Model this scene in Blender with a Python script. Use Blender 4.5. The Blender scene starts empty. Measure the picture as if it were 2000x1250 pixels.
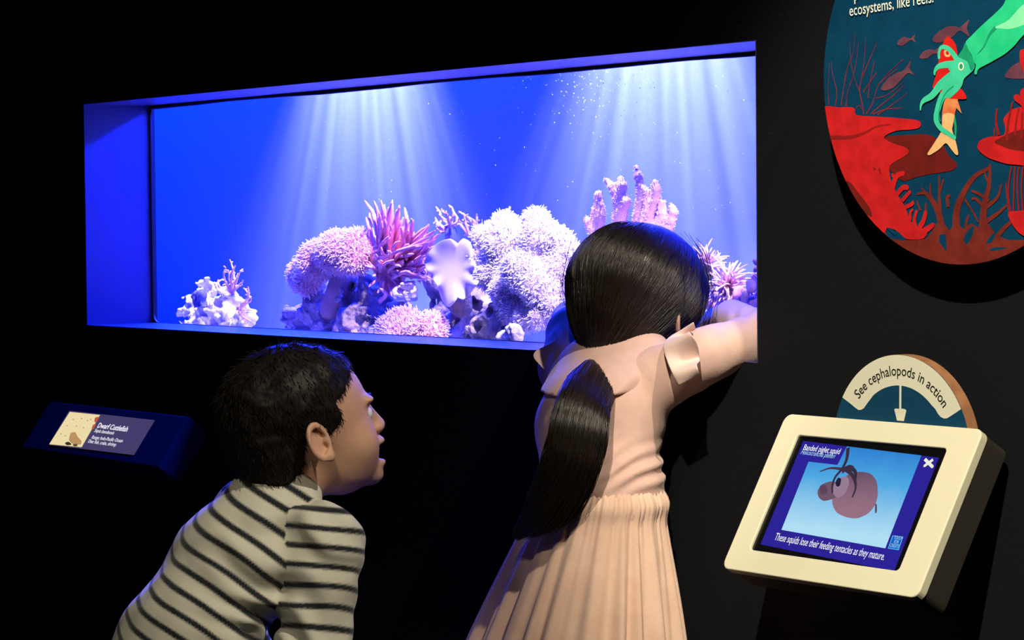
import bpy, math, random
import numpy as np
from mathutils import Vector, Matrix
from mathutils.geometry import tessellate_polygon

# ------------------------------------------------------------------ camera
SCN = bpy.context.scene
COL = SCN.collection
IMG_W, IMG_H, FOC = 2000.0, 1250.0, 4968.2
CAM = np.array([4.5898, -2.3524, 1.0420])
YAW, PITCH, ROLL = -0.9316, -0.0374, -0.0095
_f = np.array([math.sin(YAW) * math.cos(PITCH), math.cos(YAW) * math.cos(PITCH), math.sin(PITCH)])
_r = np.array([math.cos(YAW), -math.sin(YAW), 0.0])
_u = np.cross(_r, _f)
CR = _r * math.cos(ROLL) + _u * math.sin(ROLL)
CU = -_r * math.sin(ROLL) + _u * math.cos(ROLL)
CF = _f
cd = bpy.data.cameras.new('camera')
cd.sensor_width = 36.0
cd.lens = 36.0 * FOC / IMG_W
cd.clip_start, cd.clip_end = 0.05, 50
cam = bpy.data.objects.new('camera', cd)
COL.objects.link(cam)
cam.matrix_world = Matrix(((CR[0], CU[0], -CF[0], CAM[0]), (CR[1], CU[1], -CF[1], CAM[1]),
                           (CR[2], CU[2], -CF[2], CAM[2]), (0, 0, 0, 1)))
SCN.camera = cam

# ------------------------------------------------------------------ exposure and world
SCN.view_settings.view_transform = 'Standard'
SCN.view_settings.look = 'None'
SCN.view_settings.exposure = 0.0
SCN.view_settings.gamma = 1.0
SCN.view_settings.use_curve_mapping = False
world = bpy.data.worlds.new('dark_gallery')
SCN.world = world
world.use_nodes = True
world.node_tree.nodes['Background'].inputs[0].default_value = (0.35, 0.4, 0.6, 1)
world.node_tree.nodes['Background'].inputs[1].default_value = 0.0012

# ------------------------------------------------------------------ lights
def aim(o, loc, target):
    o.location = loc
    d = Vector(target) - Vector(loc)
    o.rotation_euler = d.to_track_quat('-Z', 'Y').to_euler()

def spot(name, loc, target, power, color, angle, blend, radius, streak=0.0, scale=9.0):
    ld = bpy.data.lights.new(name, 'SPOT')
    ld.energy, ld.color = power, color
    ld.spot_size, ld.spot_blend, ld.shadow_soft_size = math.radians(angle), blend, radius
    o = bpy.data.objects.new(name, ld)
    COL.objects.link(o)
    aim(o, loc, target)
    if streak > 0:                      # noise in the lamp's strength stands in for bands through rippled water
        ld.use_nodes = True
        nt = ld.node_tree
        em = nt.nodes['Emission']
        tc = nt.nodes.new('ShaderNodeTexCoord')
        sep = nt.nodes.new('ShaderNodeSeparateXYZ')
        div = nt.nodes.new('ShaderNodeMath'); div.operation = 'DIVIDE'
        nz = nt.nodes.new('ShaderNodeTexNoise'); nz.noise_dimensions = '2D'
        nz.inputs['Scale'].default_value = scale
        nz.inputs['Detail'].default_value = 3.0
        cmb = nt.nodes.new('ShaderNodeCombineXYZ')
        mr = nt.nodes.new('ShaderNodeMapRange')
        mr.inputs['From Min'].default_value = 0.34; mr.inputs['From Max'].default_value = 0.66
        mr.inputs['To Min'].default_value = 1.0 - streak; mr.inputs['To Max'].default_value = 1.0 + streak
        L = nt.links.new
        L(tc.outputs['Normal'], sep.inputs[0])
        L(sep.outputs[0], div.inputs[0]); L(sep.outputs[2], div.inputs[1])
        L(div.outputs[0], cmb.inputs[0])
        mul = nt.nodes.new('ShaderNodeMath'); mul.operation = 'MULTIPLY'; mul.inputs[1].default_value = 0.06
        L(sep.outputs[1], mul.inputs[0]); L(mul.outputs[0], cmb.inputs[1])
        L(cmb.outputs[0], nz.inputs['Vector'])
        L(nz.outputs['Fac'], mr.inputs['Value']); L(mr.outputs[0], em.inputs['Strength'])
    return o

def area(name, loc, target, power, color, sx, sy, spread=180):
    ld = bpy.data.lights.new(name, 'AREA')
    ld.energy, ld.color, ld.shape, ld.size, ld.size_y = power, color, 'RECTANGLE', sx, sy
    ld.spread = math.radians(spread)
    o = bpy.data.objects.new(name, ld)
    COL.objects.link(o)
    aim(o, loc, target)
    return o

# gallery track spots above and right of the visitors, then an added fill
spot('gallery_track_spot_signs', (3.72, -1.90, 2.95), (2.42, 0.0, 0.93), 560, (1.0, 0.90, 0.68), 24, 0.7, 0.025)
spot('gallery_track_spot_visitors', (3.47, -0.28, 2.85), (1.66, -0.30, 0.72), 165, (1.0, 0.88, 0.68), 23, 0.6, 0.03)
spot('added_boy_fill', (3.60, -2.20, 2.90), (1.55, -0.64, 0.58), 85, (1.0, 0.86, 0.62), 15, 0.7, 0.04)  # added to brighten the boy from the viewer's side
# aquarium lamps above the water: blue actinic strip and white spots, plus added fills
area('actinic_strip', (0.35, 0.34, 1.64), (0.35, 0.40, 0.8), 115, (0.0, 0.034, 1.0), 3.4, 0.2)
area('added_blue_room_fill', (0.05, 0.565, 1.52), (0.15, -0.25, 0.95), 430, (0.01, 0.03, 1.0), 3.2, 0.05, 130)  # added out of view to throw blue light onto sill, room and visitors
spot('tank_white_spot_left', (0.12, 0.42, 1.78), (0.06, 0.66, 1.00), 120, (0.88, 0.74, 1.0), 70, 1.0, 0.01, 0.30, 16)
spot('tank_white_spot_right', (1.06, 0.42, 1.78), (1.06, 0.66, 1.00), 130, (0.88, 0.74, 1.0), 74, 1.0, 0.01, 0.30, 16)
spot('reef_spot_centre', (1.50, 0.19, 1.50), (1.06, 0.28, 0.98), 85, (1.0, 0.88, 0.96), 26, 0.6, 0.02)
spot('added_reef_fill', (1.28, 0.19, 1.48), (0.89, 0.25, 0.93), 34, (1.0, 0.82, 0.90), 28, 0.6, 0.02)  # added to lift the ruffled and low pink corals out of shadow
spot('reef_spot_left', (0.95, 0.19, 1.52), (0.47, 0.33, 0.95), 85, (1.0, 0.80, 0.88), 42, 0.7, 0.02)
spot('reef_spot_right', (1.92, 0.19, 1.52), (1.45, 0.35, 0.99), 95, (1.0, 0.80, 0.88), 38, 0.7, 0.02)
spot('reef_spot_far', (0.30, 0.19, 1.50), (-0.08, 0.32, 0.90), 55, (1.0, 0.86, 0.96), 26, 0.7, 0.02)

# ------------------------------------------------------------------ projection helpers (a pixel and a real distance give a real point)
def ray(px, py):
    return CF + CR * (px - IMG_W / 2) / FOC + CU * (IMG_H / 2 - py) / FOC
def at(px, py, Y):
    v = ray(px, py)
    return CAM + v * (Y - CAM[1]) / v[1]
def mpp(Y, px=1000):
    v = ray(px, 625)
    return (Y - CAM[1]) / v[1] / FOC

# ------------------------------------------------------------------ object helpers
def tag(o, label=None, cat=None, group=None, kind=None):
    if label: o['label'] = label
    if cat: o['category'] = cat
    if group: o['group'] = group
    if kind: o['kind'] = kind
    return o
def empty(name, loc):
    o = bpy.data.objects.new(name, None)
    o.empty_display_size = 0.05
    o.location = tuple(float(c) for c in loc)
    COL.objects.link(o)
    return o
def world_loc(o):
    v = Vector(o.location)
    while o.parent is not None:
        o = o.parent
        v = v + Vector(o.location)
    return np.array(v)
def build(name, V, Fc, mat, parent=None, smooth=True, attrs=None, loc=None):
    """V: world-space vertices, Fc: array or list of faces; one mesh object, its vertices relative to its own origin"""
    V = np.asarray(V, dtype=np.float64).reshape(-1, 3)
    base = world_loc(parent) if parent is not None else np.zeros(3)
    org = np.array(loc, dtype=float) if loc is not None else (base if parent is not None else np.zeros(3))
    me = bpy.data.meshes.new(name)
    if isinstance(Fc, np.ndarray) and Fc.ndim == 2:
        n, k = Fc.shape
        me.vertices.add(len(V)); me.loops.add(n * k); me.polygons.add(n)
        me.vertices.foreach_set('co', (V - org).ravel())
        me.loops.foreach_set('vertex_index', Fc.ravel().astype(np.int32))
        me.polygons.foreach_set('loop_start', np.arange(0, n * k, k, dtype=np.int32))
        me.polygons.foreach_set('loop_total', np.full(n, k, dtype=np.int32))
        me.update(calc_edges=True)
        me.validate()
    else:
        me.from_pydata([tuple(v) for v in (V - org)], [], [tuple(int(i) for i in f) for f in Fc])
    if smooth:
        me.polygons.foreach_set('use_smooth', np.ones(len(me.polygons), dtype=bool))
    if attrs:
        for an, av in attrs.items():
            a = me.attributes.new(an, 'FLOAT', 'POINT')
            a.data.foreach_set('value', np.asarray(av, dtype=np.float32).ravel())
    me.update()
    if mat is not None:
        for m in (mat if isinstance(mat, (list, tuple)) else [mat]):
            me.materials.append(m)
    o = bpy.data.objects.new(name, me)
    COL.objects.link(o)
    if parent is not None:
        o.parent = parent
        o.location = tuple(org - base)
    else:
        o.location = tuple(org)
    return o
def join(parts):
    Vs, Fs, n = [], [], 0
    for V, Fc in parts:
        V = np.asarray(V).reshape(-1, 3)
        Vs.append(V)
        Fs += [tuple(i + n for i in f) for f in Fc]
        n += len(V)
    return np.vstack(Vs), Fs
def box(x0, x1, y0, y1, z0, z1):
    V = [(x, y, z) for z in (z0, z1) for y in (y0, y1) for x in (x0, x1)]
    return V, [(0, 2, 3, 1), (4, 5, 7, 6), (0, 1, 5, 4), (2, 6, 7, 3), (0, 4, 6, 2), (1, 3, 7, 5)]
def rounded_rect(u0, u1, v0, v1, rad, seg=6):
    P = []
    for cx, cy, a0 in ((u1 - rad, v1 - rad, 0), (u0 + rad, v1 - rad, 90), (u0 + rad, v0 + rad, 180), (u1 - rad, v0 + rad, 270)):
        for k in range(seg + 1):
            a = math.radians(a0 + 90 * k / seg)
            P.append((cx + rad * math.cos(a), cy + rad * math.sin(a)))
    return P
class Plane:
    """a flat face in the room: origin, right and down axes, outward normal"""
    def __init__(s, o, ex, ey):
        s.o, s.ex, s.ey = np.array(o, float), np.array(ex, float), np.array(ey, float)
        s.ex /= np.linalg.norm(s.ex); s.ey /= np.linalg.norm(s.ey)
        s.n = np.cross(s.ex, s.ey); s.n = -s.n if np.dot(s.n, CF) > 0 else s.n
    def p(s, u, v, h=0.0):
        return s.o + s.ex * u + s.ey * v + s.n * h
    def uv(s, px, py):
        d = ray(px, py)
        t = np.dot(s.o - CAM, s.n) / np.dot(d, s.n)
        q = CAM + d * t - s.o
        return np.array((np.dot(q, s.ex), np.dot(q, s.ey)))
    def slab(s, pts, h0, h1):
        n = len(pts)
        V = [s.p(u, v, h0) for u, v in pts] + [s.p(u, v, h1) for u, v in pts]
        Fc = [tuple(range(n)), tuple(range(2 * n - 1, n - 1, -1))] + [(i, i + n, (i + 1) % n + n, (i + 1) % n) for i in range(n)]
        return V, Fc
    def ring(s, outer, inner, h0, h1):
        n = len(outer)
        V = [s.p(*q, h0) for q in outer] + [s.p(*q, h0) for q in inner] + [s.p(*q, h1) for q in outer] + [s.p(*q, h1) for q in inner]
        Fc = []
        for i in range(n):
            j = (i + 1) % n
            Fc += [(i, j, n + j, n + i), (2 * n + i, 3 * n + i, 3 * n + j, 2 * n + j), (i, 2 * n + i, 2 * n + j, j), (n + i, n + j, 3 * n + j, 3 * n + i)]
        return V, Fc
def fix_normals(o):
    import bmesh
    bm = bmesh.new(); bm.from_mesh(o.data)
    bmesh.ops.recalc_face_normals(bm, faces=bm.faces)
    bm.to_mesh(o.data); bm.free()
    return o
def bevel(o, w, seg=3):
    m = o.modifiers.new('bevel', 'BEVEL'); m.width, m.segments, m.limit_method = w, seg, 'ANGLE'
    m.angle_limit = math.radians(35)
    return o

# ------------------------------------------------------------------ materials
def mat(name, col, rough=0.6, spec=0.4, var=None, var_scale=20.0, bump=0.0, bump_scale=60.0, emit=None, emit_strength=1.0,
        attr=None, attr_col=None, sheen=0.0, sss=0.0, sss_col=None, metal=0.0, trans=0.0, anis=0.0):
    m = bpy.data.materials.new(name)
    m.use_nodes = True
    nt = m.node_tree
    b = nt.nodes['Principled BSDF']
    L = nt.links.new
    b.inputs['Roughness'].default_value = rough
    b.inputs['Specular IOR Level'].default_value = spec
    b.inputs['Metallic'].default_value = metal
    b.inputs['Anisotropic'].default_value = anis
    if sheen: b.inputs['Sheen Weight'].default_value = sheen
    if sss:
        b.inputs['Subsurface Weight'].default_value = sss
        b.inputs['Subsurface Radius'].default_value = (0.02, 0.008, 0.004)
        b.inputs['Subsurface Scale'].default_value = 0.4
    if trans: b.inputs['Transmission Weight'].default_value = trans
    src = None
    if var is not None:
        tc = nt.nodes.new('ShaderNodeTexCoord')
        nz = nt.nodes.new('ShaderNodeTexNoise'); nz.inputs['Scale'].default_value = var_scale; nz.inputs['Detail'].default_value = 5
        mx = nt.nodes.new('ShaderNodeMix'); mx.data_type = 'RGBA'
        mr = nt.nodes.new('ShaderNodeMapRange'); mr.inputs['From Min'].default_value = 0.36; mr.inputs['From Max'].default_value = 0.64
        L(tc.outputs['Object'], nz.inputs['Vector']); L(nz.outputs['Fac'], mr.inputs['Value']); L(mr.outputs[0], mx.inputs['Factor'])
        mx.inputs[6].default_value = (*col, 1); mx.inputs[7].default_value = (*var, 1)
        src = mx.outputs[2]
    if attr:
        at_ = nt.nodes.new('ShaderNodeAttribute'); at_.attribute_name = attr
        mx2 = nt.nodes.new('ShaderNodeMix'); mx2.data_type = 'RGBA'
        L(at_.outputs['Fac'], mx2.inputs['Factor'])
        if src: L(src, mx2.inputs[6])
        else: mx2.inputs[6].default_value = (*col, 1)
        mx2.inputs[7].default_value = (*attr_col, 1)
        src = mx2.outputs[2]
    if src: L(src, b.inputs['Base Color'])
    else: b.inputs['Base Color'].default_value = (*col, 1)
    if bump:
        tc = nt.nodes.new('ShaderNodeTexCoord')
        nz = nt.nodes.new('ShaderNodeTexNoise'); nz.inputs['Scale'].default_value = bump_scale; nz.inputs['Detail'].default_value = 4
        bp = nt.nodes.new('ShaderNodeBump'); bp.inputs['Strength'].default_value = bump; bp.inputs['Distance'].default_value = 0.01
        L(tc.outputs['Object'], nz.inputs['Vector']); L(nz.outputs['Fac'], bp.inputs['Height']); L(bp.outputs[0], b.inputs['Normal'])
    if emit is not None:
        b.inputs['Emission Color'].default_value = (*emit, 1)
        b.inputs['Emission Strength'].default_value = emit_strength
    return m
def srgb(r, g, b):
    f = lambda c: (c / 255 / 12.92) if c / 255 <= 0.04045 else ((c / 255 + 0.055) / 1.055) ** 2.4
    return (f(r), f(g), f(b))
def glass_mat(name, ior, rough=0.0, tint=(1, 1, 1)):
    m = bpy.data.materials.new(name); m.use_nodes = True
    nt = m.node_tree; nt.nodes.clear()
    out = nt.nodes.new('ShaderNodeOutputMaterial'); mx = nt.nodes.new('ShaderNodeMixShader')
    tr = nt.nodes.new('ShaderNodeBsdfTransparent'); gl = nt.nodes.new('ShaderNodeBsdfGlossy'); fr = nt.nodes.new('ShaderNodeFresnel')
    tr.inputs[0].default_value = (*tint, 1); gl.inputs['Roughness'].default_value = rough; fr.inputs[0].default_value = ior
    L = nt.links.new
    bf = nt.nodes.new('ShaderNodeNewGeometry'); io = nt.nodes.new('ShaderNodeMapRange')      # both faces of the sheet reflect like its outside
    io.inputs['To Min'].default_value = ior; io.inputs['To Max'].default_value = 1.0 / ior
    L(bf.outputs['Backfacing'], io.inputs['Value']); L(io.outputs[0], fr.inputs[0])
    L(fr.outputs[0], mx.inputs[0]); L(tr.outputs[0], mx.inputs[1]); L(gl.outputs[0], mx.inputs[2]); L(mx.outputs[0], out.inputs[0])
    return m

# ------------------------------------------------------------------ implicit surface modelling: distance fields turned into one mesh
def vnoise(X, Y, Z, seed=0):
    xi, yi, zi = np.floor(X).astype(np.int64), np.floor(Y).astype(np.int64), np.floor(Z).astype(np.int64)
    fx, fy, fz = X - xi, Y - yi, Z - zi
    fx, fy, fz = fx * fx * (3 - 2 * fx), fy * fy * (3 - 2 * fy), fz * fz * (3 - 2 * fz)
    def h(a, b, c):
        n = (a * 374761393 + b * 668265263 + c * 2147483647 + seed * 974711) & 0xffffffff
        n = ((n ^ (n >> 13)) * 1274126177) & 0xffffffff
        return ((n ^ (n >> 16)) & 0xffff) / 65535.0
    r = 0
    for dx in (0, 1):
        for dy in (0, 1):
            for dz in (0, 1):
                w = (fx if dx else 1 - fx) * (fy if dy else 1 - fy) * (fz if dz else 1 - fz)
                r = r + w * h(xi + dx, yi + dy, zi + dz)
    return r * 2 - 1
def fbm(P, freq, octv=3, seed=0):
    r, a = 0, 1.0
    for k in range(octv):
        r = r + a * vnoise(P[0] * freq + 7.1 * k, P[1] * freq, P[2] * freq, seed + k)
        a *= 0.5; freq *= 2.03
    return r
def smin(a, b, k):
    if k <= 0: return np.minimum(a, b)
    h = np.clip(0.5 + 0.5 * (b - a) / k, 0, 1)
    return b + (a - b) * h - k * h * (1 - h)
def smax(a, b, k): return -smin(-a, -b, k)
class Frame:
    def __init__(s, o, M=None):
        s.o = np.array(o, float); s.M = np.eye(3) if M is None else np.array(M, float)     # rows = local axes in the world
    def w(s, p): return s.o + np.array(p, float) @ s.M
    def l(s, P):
        d = [P[i] - s.o[i] for i in range(3)]
        return [d[0] * s.M[k][0] + d[1] * s.M[k][1] + d[2] * s.M[k][2] for k in range(3)]
def sd_ell(P, c, r, M=None):
    d = [P[i] - c[i] for i in range(3)]
    if M is not None: d = [d[0] * M[k][0] + d[1] * M[k][1] + d[2] * M[k][2] for k in range(3)]
    k0 = np.sqrt((d[0] / r[0]) ** 2 + (d[1] / r[1]) ** 2 + (d[2] / r[2]) ** 2)
    k1 = np.sqrt((d[0] / r[0] ** 2) ** 2 + (d[1] / r[1] ** 2) ** 2 + (d[2] / r[2] ** 2) ** 2)
    return np.where(k1 < 1e-9, -min(r), k0 * (k0 - 1) / np.maximum(k1, 1e-9))
def sd_cone(P, a, b, ra, rb):
    ba = np.array(b, float) - np.array(a, float)
    pa = [P[i] - a[i] for i in range(3)]
    h = np.clip((pa[0] * ba[0] + pa[1] * ba[1] + pa[2] * ba[2]) / max(ba @ ba, 1e-12), 0, 1)
    return np.sqrt(sum((pa[i] - ba[i] * h) ** 2 for i in range(3))) - (ra + (rb - ra) * h)
def near(P, c, R, f):
    """evaluate f only within R of c; farther away a safe lower bound is enough"""
    d = np.sqrt((P[0] - c[0]) ** 2 + (P[1] - c[1]) ** 2 + (P[2] - c[2]) ** 2)
    out = d - R + 0.05
    m = d < R
    if m.any(): out[m] = f([P[0][m], P[1][m], P[2][m]])
    return out
def sd_ecap(P, a, b, side, ra, rb):
    """capsule with an elliptical section: ra, rb = (half width along side, half depth)"""
    a, b = np.array(a, float), np.array(b, float)
    ba = b - a; L = np.linalg.norm(ba); ax = ba / L
    s = np.array(side, float); s = s - ax * (s @ ax); s /= np.linalg.norm(s); t = np.cross(ax, s)
    pa = [P[i] - a[i] for i in range(3)]
    hl = pa[0] * ax[0] + pa[1] * ax[1] + pa[2] * ax[2]
    h = np.clip(hl / L, 0, 1)
    e = hl - h * L
    us = pa[0] * s[0] + pa[1] * s[1] + pa[2] * s[2]; ut = pa[0] * t[0] + pa[1] * t[1] + pa[2] * t[2]
    rs, rt = ra[0] + (rb[0] - ra[0]) * h, ra[1] + (rb[1] - ra[1]) * h
    m = np.minimum(rs, rt)
    return (np.sqrt((us / rs) ** 2 + (ut / rt) ** 2 + (e / m) ** 2) - 1) * m
def surface(fn, lo, hi, h, slack=1.0):
    """dual contouring (surface nets) of fn<0 on a grid of step h, evaluated only near the surface; returns vertices and quads"""
    lo, hi = np.array(lo, float), np.array(hi, float)
    B = 8
    nb = np.ceil((hi - lo) / (h * B)).astype(int) + 1
    n = nb * B
    cx = [lo[i] + (np.arange(nb[i]) * B + (B - 1) / 2) * h for i in range(3)]
    G = np.meshgrid(*cx, indexing='ij')
    dc = fn([g.ravel() for g in G])
    act = np.abs(dc) < h * B * 0.87 * 1.5 + slack * 0.012
    D = np.repeat(np.repeat(np.repeat(np.where(dc < 0, -1.0, 1.0).reshape(nb), B, 0), B, 1), B, 2).astype(np.float32)
    ids = np.argwhere(act.reshape(nb))
    o = np.stack(np.meshgrid(np.arange(B), np.arange(B), np.arange(B), indexing='ij'), -1).reshape(-1, 3)
    for c0 in range(0, len(ids), 900):
        I = (ids[c0:c0 + 900, None, :] * B + o[None]).reshape(-1, 3)
        P = [lo[i] + I[:, i] * h for i in range(3)]
        D[I[:, 0], I[:, 1], I[:, 2]] = fn(P)
    s = D < 0
    c = np.zeros(tuple(n - 1), np.uint8)
    for a in (0, 1):
        for b in (0, 1):
            for d in (0, 1):
                c += s[a:n[0] - 1 + a, b:n[1] - 1 + b, d:n[2] - 1 + d]
    cells = np.argwhere((c > 0) & (c < 8))
    idx = np.full(tuple(n - 1), -1, np.int32)
    idx[cells[:, 0], cells[:, 1], cells[:, 2]] = np.arange(len(cells))
    acc = np.zeros((len(cells), 3)); cnt = np.zeros(len(cells))
    for ax in range(3):
        for p in (0, 1):
            for q in (0, 1):
                o0 = [0, 0, 0]; o1 = [0, 0, 0]
                oth = [k for k in range(3) if k != ax]
                o0[oth[0]] = o1[oth[0]] = p; o0[oth[1]] = o1[oth[1]] = q; o1[ax] = 1
                A = D[cells[:, 0] + o0[0], cells[:, 1] + o0[1], cells[:, 2] + o0[2]]
                Bv = D[cells[:, 0] + o1[0], cells[:, 1] + o1[1], cells[:, 2] + o1[2]]
                x = (A < 0) != (Bv < 0)
                t = np.where(x, A / np.where(x, A - Bv, 1), 0)
                e = np.tile(np.array(o0, float), (len(cells), 1)); e[:, ax] += t
                acc += e * x[:, None]; cnt += x
    V = lo + (cells + acc / cnt[:, None]) * h
    quads = []
    for ax in range(3):
        sl0 = [slice(1, n[k] - 1) for k in range(3)]; sl1 = list(sl0)
        sl0[ax] = slice(0, n[ax] - 1); sl1[ax] = slice(1, n[ax])
        s0, s1 = s[tuple(sl0)], s[tuple(sl1)]
        e = np.argwhere(s0 != s1)
        inside_first = s0[e[:, 0], e[:, 1], e[:, 2]]
        off = np.ones(3, int); off[ax] = 0
        e = e + off
        b1, b2 = [(1, 2), (2, 0), (0, 1)][ax]
        def cid(d1, d2):
            q = e.copy(); q[:, b1] -= d1; q[:, b2] -= d2
            return idx[q[:, 0], q[:, 1], q[:, 2]]
        Q = np.stack([cid(1, 1), cid(0, 1), cid(0, 0), cid(1, 0)], 1)
        Q[~inside_first] = Q[~inside_first][:, ::-1]
        quads.append(Q)
    Q = np.vstack(quads)
    return V, Q[(Q >= 0).all(1)]
def relax(V, Q, it=2, lam=0.5):
    for _ in range(it):
        S = np.zeros_like(V); c = np.zeros(len(V))
        for k in range(4):
            np.add.at(S, Q[:, k], V[Q[:, (k + 1) % 4]]); np.add.at(c, Q[:, k], 1)
            np.add.at(S, Q[:, k], V[Q[:, (k + 3) % 4]]); np.add.at(c, Q[:, k], 1)
        V = V + lam * (S / np.maximum(c, 1)[:, None] - V)
    return V
def tri_normals(V, Q):
    return np.cross(V[Q[:, 2]] - V[Q[:, 0]], V[Q[:, 3]] - V[Q[:, 1]])
def scatter(V, Q, n, rng):
    N = tri_normals(V, Q); A = np.linalg.norm(N, axis=1)
    f = rng.choice(len(Q), n, p=A / A.sum())
    a, b = rng.random((n, 1)), rng.random((n, 1))
    q = V[Q[f]]
    return (q[:, 0] * (1 - a) + q[:, 1] * a) * (1 - b) + (q[:, 3] * (1 - a) + q[:, 2] * a) * b, N[f] / A[f][:, None]
def tubes(paths, radii, sides=5, tip=True):
    """paths (N,K,3), radii (N,K) -> vertices, quads, position along the tube per vertex"""
    P = np.asarray(paths, float); R = np.asarray(radii, float)
    N, K, _ = P.shape
    T = np.gradient(P, axis=1); T /= np.maximum(np.linalg.norm(T, axis=2, keepdims=True), 1e-9)
    ref = np.where(np.abs(T[:, :1, 2:3]) > 0.9, np.array([1.0, 0, 0]), np.array([0, 0, 1.0]))
    U = np.cross(T, np.broadcast_to(ref, T.shape)); U /= np.maximum(np.linalg.norm(U, axis=2, keepdims=True), 1e-9)
    W = np.cross(T, U)
    a = np.arange(sides) * 2 * math.pi / sides
    V = P[:, :, None] + R[:, :, None, None] * (np.cos(a)[None, None, :, None] * U[:, :, None] + np.sin(a)[None, None, :, None] * W[:, :, None])
    i = np.arange(N)[:, None, None] * K * sides + np.arange(K - 1)[None, :, None] * sides
    j = np.arange(sides)[None, None, :]; jn = (j + 1) % sides
    Q = np.stack([i + j, i + jn, i + sides + jn, i + sides + j], -1).reshape(-1, 4)
    t = np.broadcast_to(np.linspace(0, 1, K)[None, :, None], (N, K, sides)).ravel()
    return V.reshape(-1, 3), Q, t
def unit(v):
    v = np.asarray(v, float)
    return v / np.maximum(np.linalg.norm(v, axis=-1, keepdims=True), 1e-12)
def rot(yaw=0, pitch=0, roll=0):
    """rows are the local right, forward and up axes; yaw turns left, pitch looks up, roll tips to the right"""
    cy, sy = math.cos(yaw), math.sin(yaw); cp, sp = math.cos(pitch), math.sin(pitch); cr, sr = math.cos(roll), math.sin(roll)
    Rz = np.array([[cy, -sy, 0], [sy, cy, 0], [0, 0, 1]])
    Rx = np.array([[1, 0, 0], [0, cp, -sp], [0, sp, cp]])
    Ry = np.array([[cr, 0, sr], [0, 1, 0], [-sr, 0, cr]])
    return (Rz @ Rx @ Ry).T
def catmull(P, n):
    P = np.asarray(P, float); m = len(P)
    t = np.linspace(0, m - 1, n); i = np.clip(t.astype(int), 0, m - 2); f = (t - i)[:, None]
    p0, p1, p2, p3 = P[np.maximum(i - 1, 0)], P[i], P[i + 1], P[np.minimum(i + 2, m - 1)]
    return 0.5 * (2 * p1 + (p2 - p0) * f + (2 * p0 - 5 * p1 + 4 * p2 - p3) * f ** 2 + (3 * p1 - p0 - 3 * p2 + p3) * f ** 3)

# ------------------------------------------------------------------ lettering
_FONTS = {}
def letters(txt, bold=0.0, shear=0.0):
    """flat glyph triangles of one line, baseline at 0, size 1; returns verts (x,y) and faces"""
    c = bpy.data.curves.new('lettering', 'FONT')
    c.body, c.size, c.offset, c.shear, c.resolution_u = txt, 1.0, bold, shear, 3
    o = bpy.data.objects.new('lettering', c); COL.objects.link(o)
    dg = bpy.context.evaluated_depsgraph_get(); dg.update()
    me = bpy.data.meshes.new_from_object(o.evaluated_get(dg))
    V = np.array([v.co[:2] for v in me.vertices]).reshape(-1, 2); Fc = [tuple(p.vertices) for p in me.polygons]
    bpy.data.objects.remove(o); bpy.data.curves.remove(c); bpy.data.meshes.remove(me)
    return V, Fc
def text_on(name, pl, txt, uv0, uv1, height, h, m, parent, bold=0.0, shear=0.0):
    """one line on a face: baseline from uv0 to uv1, capital height about 0.7 of height"""
    V, Fc = letters(txt, bold, shear)
    x0, x1 = V[:, 0].min(), V[:, 0].max()
    uv0, uv1 = np.array(uv0), np.array(uv1)
    e = (uv1 - uv0); L = np.linalg.norm(e); e /= L; g = np.array((e[1], -e[0]))
    Q = [pl.p(*(uv0 + e * (x - x0) / (x1 - x0) * L + g * y * height), h) for x, y in V]
    o = build(name, Q, Fc, m, parent, smooth=False)
    return o
def flat(name, pl, pts, h, m, parent, thick=0.0):
    tri = tessellate_polygon([[Vector((u, v, 0)) for u, v in pts]])
    V = [pl.p(u, v, h) for u, v in pts]
    return build(name, V, [tuple(t) for t in tri], m, parent, smooth=False)

# ================================================================== THE SETTING
W_, H_, D_, ZB = 1.989, 0.44, 0.150, 0.85
ZT = ZB + H_
M_WALL = mat('wall_paint_black', (0.0075, 0.0086, 0.0118), 0.72, 0.12, bump=0.12, bump_scale=220)
M_FLOOR = mat('floor_dark_carpet', (0.012, 0.012, 0.014), 0.95, 0.05, var=(0.02, 0.02, 0.022), var_scale=160)
M_REVEAL = mat('reveal_laminate', (0.035, 0.04, 0.13), 0.38, 0.45, bump=0.02, bump_scale=40)
M_RUBBER = mat('black_gasket', (0.006, 0.006, 0.008), 0.5, 0.3)
M_PANE = glass_mat('acrylic_pane', 1.42)
e = 0.0015
V, Fc = join([box(-4.0, -e, 0, D_, 0, 3.2), box(W_ + e, 6.0, 0, D_, 0, 3.2),
              box(-e, W_ + e, 0, D_, 0, ZB - e), box(-e, W_ + e, 0, D_, ZT + e, 3.2)])
tag(build('wall_back', V, Fc, M_WALL, smooth=False), 'black painted gallery wall around the aquarium window', kind='structure')
tag(build('floor', *box(-4, 6, -5, 0, -0.05, 0), M_FLOOR, smooth=False), 'dark gallery floor below the aquarium wall', kind='structure')
win = empty('window_1', (W_ / 2, 0, ZB))
tag(win, 'blue lit rectangular aquarium window recess in the black wall', kind='structure')
for nm, b in (('left_reveal', box(-e, 0, -0.0005, D_, ZB - e, ZT + e)), ('right_reveal', box(W_, W_ + e, -0.0005, D_, ZB - e, ZT + e)),
              ('soffit', box(0, W_, -0.0005, D_, ZT, ZT + e)), ('sill', box(0, W_, -0.0005, D_, ZB - e, ZB))):
    bevel(build(nm, *b, M_REVEAL, win, smooth=False), 0.0015, 2)
gp = Plane((0, D_ - 0.004, ZT), (1, 0, 0), (0, 0, -1))
outer = rounded_rect(-0.004, W_ + 0.004, -0.004, H_ + 0.004, 0.001)
inner = rounded_rect(0.006, W_ - 0.006, 0.0035, H_ - 0.001, 0.02)
fix_normals(build('gasket', *gp.ring(outer, inner, -0.004, 0.0), M_RUBBER, win, smooth=False))
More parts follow.
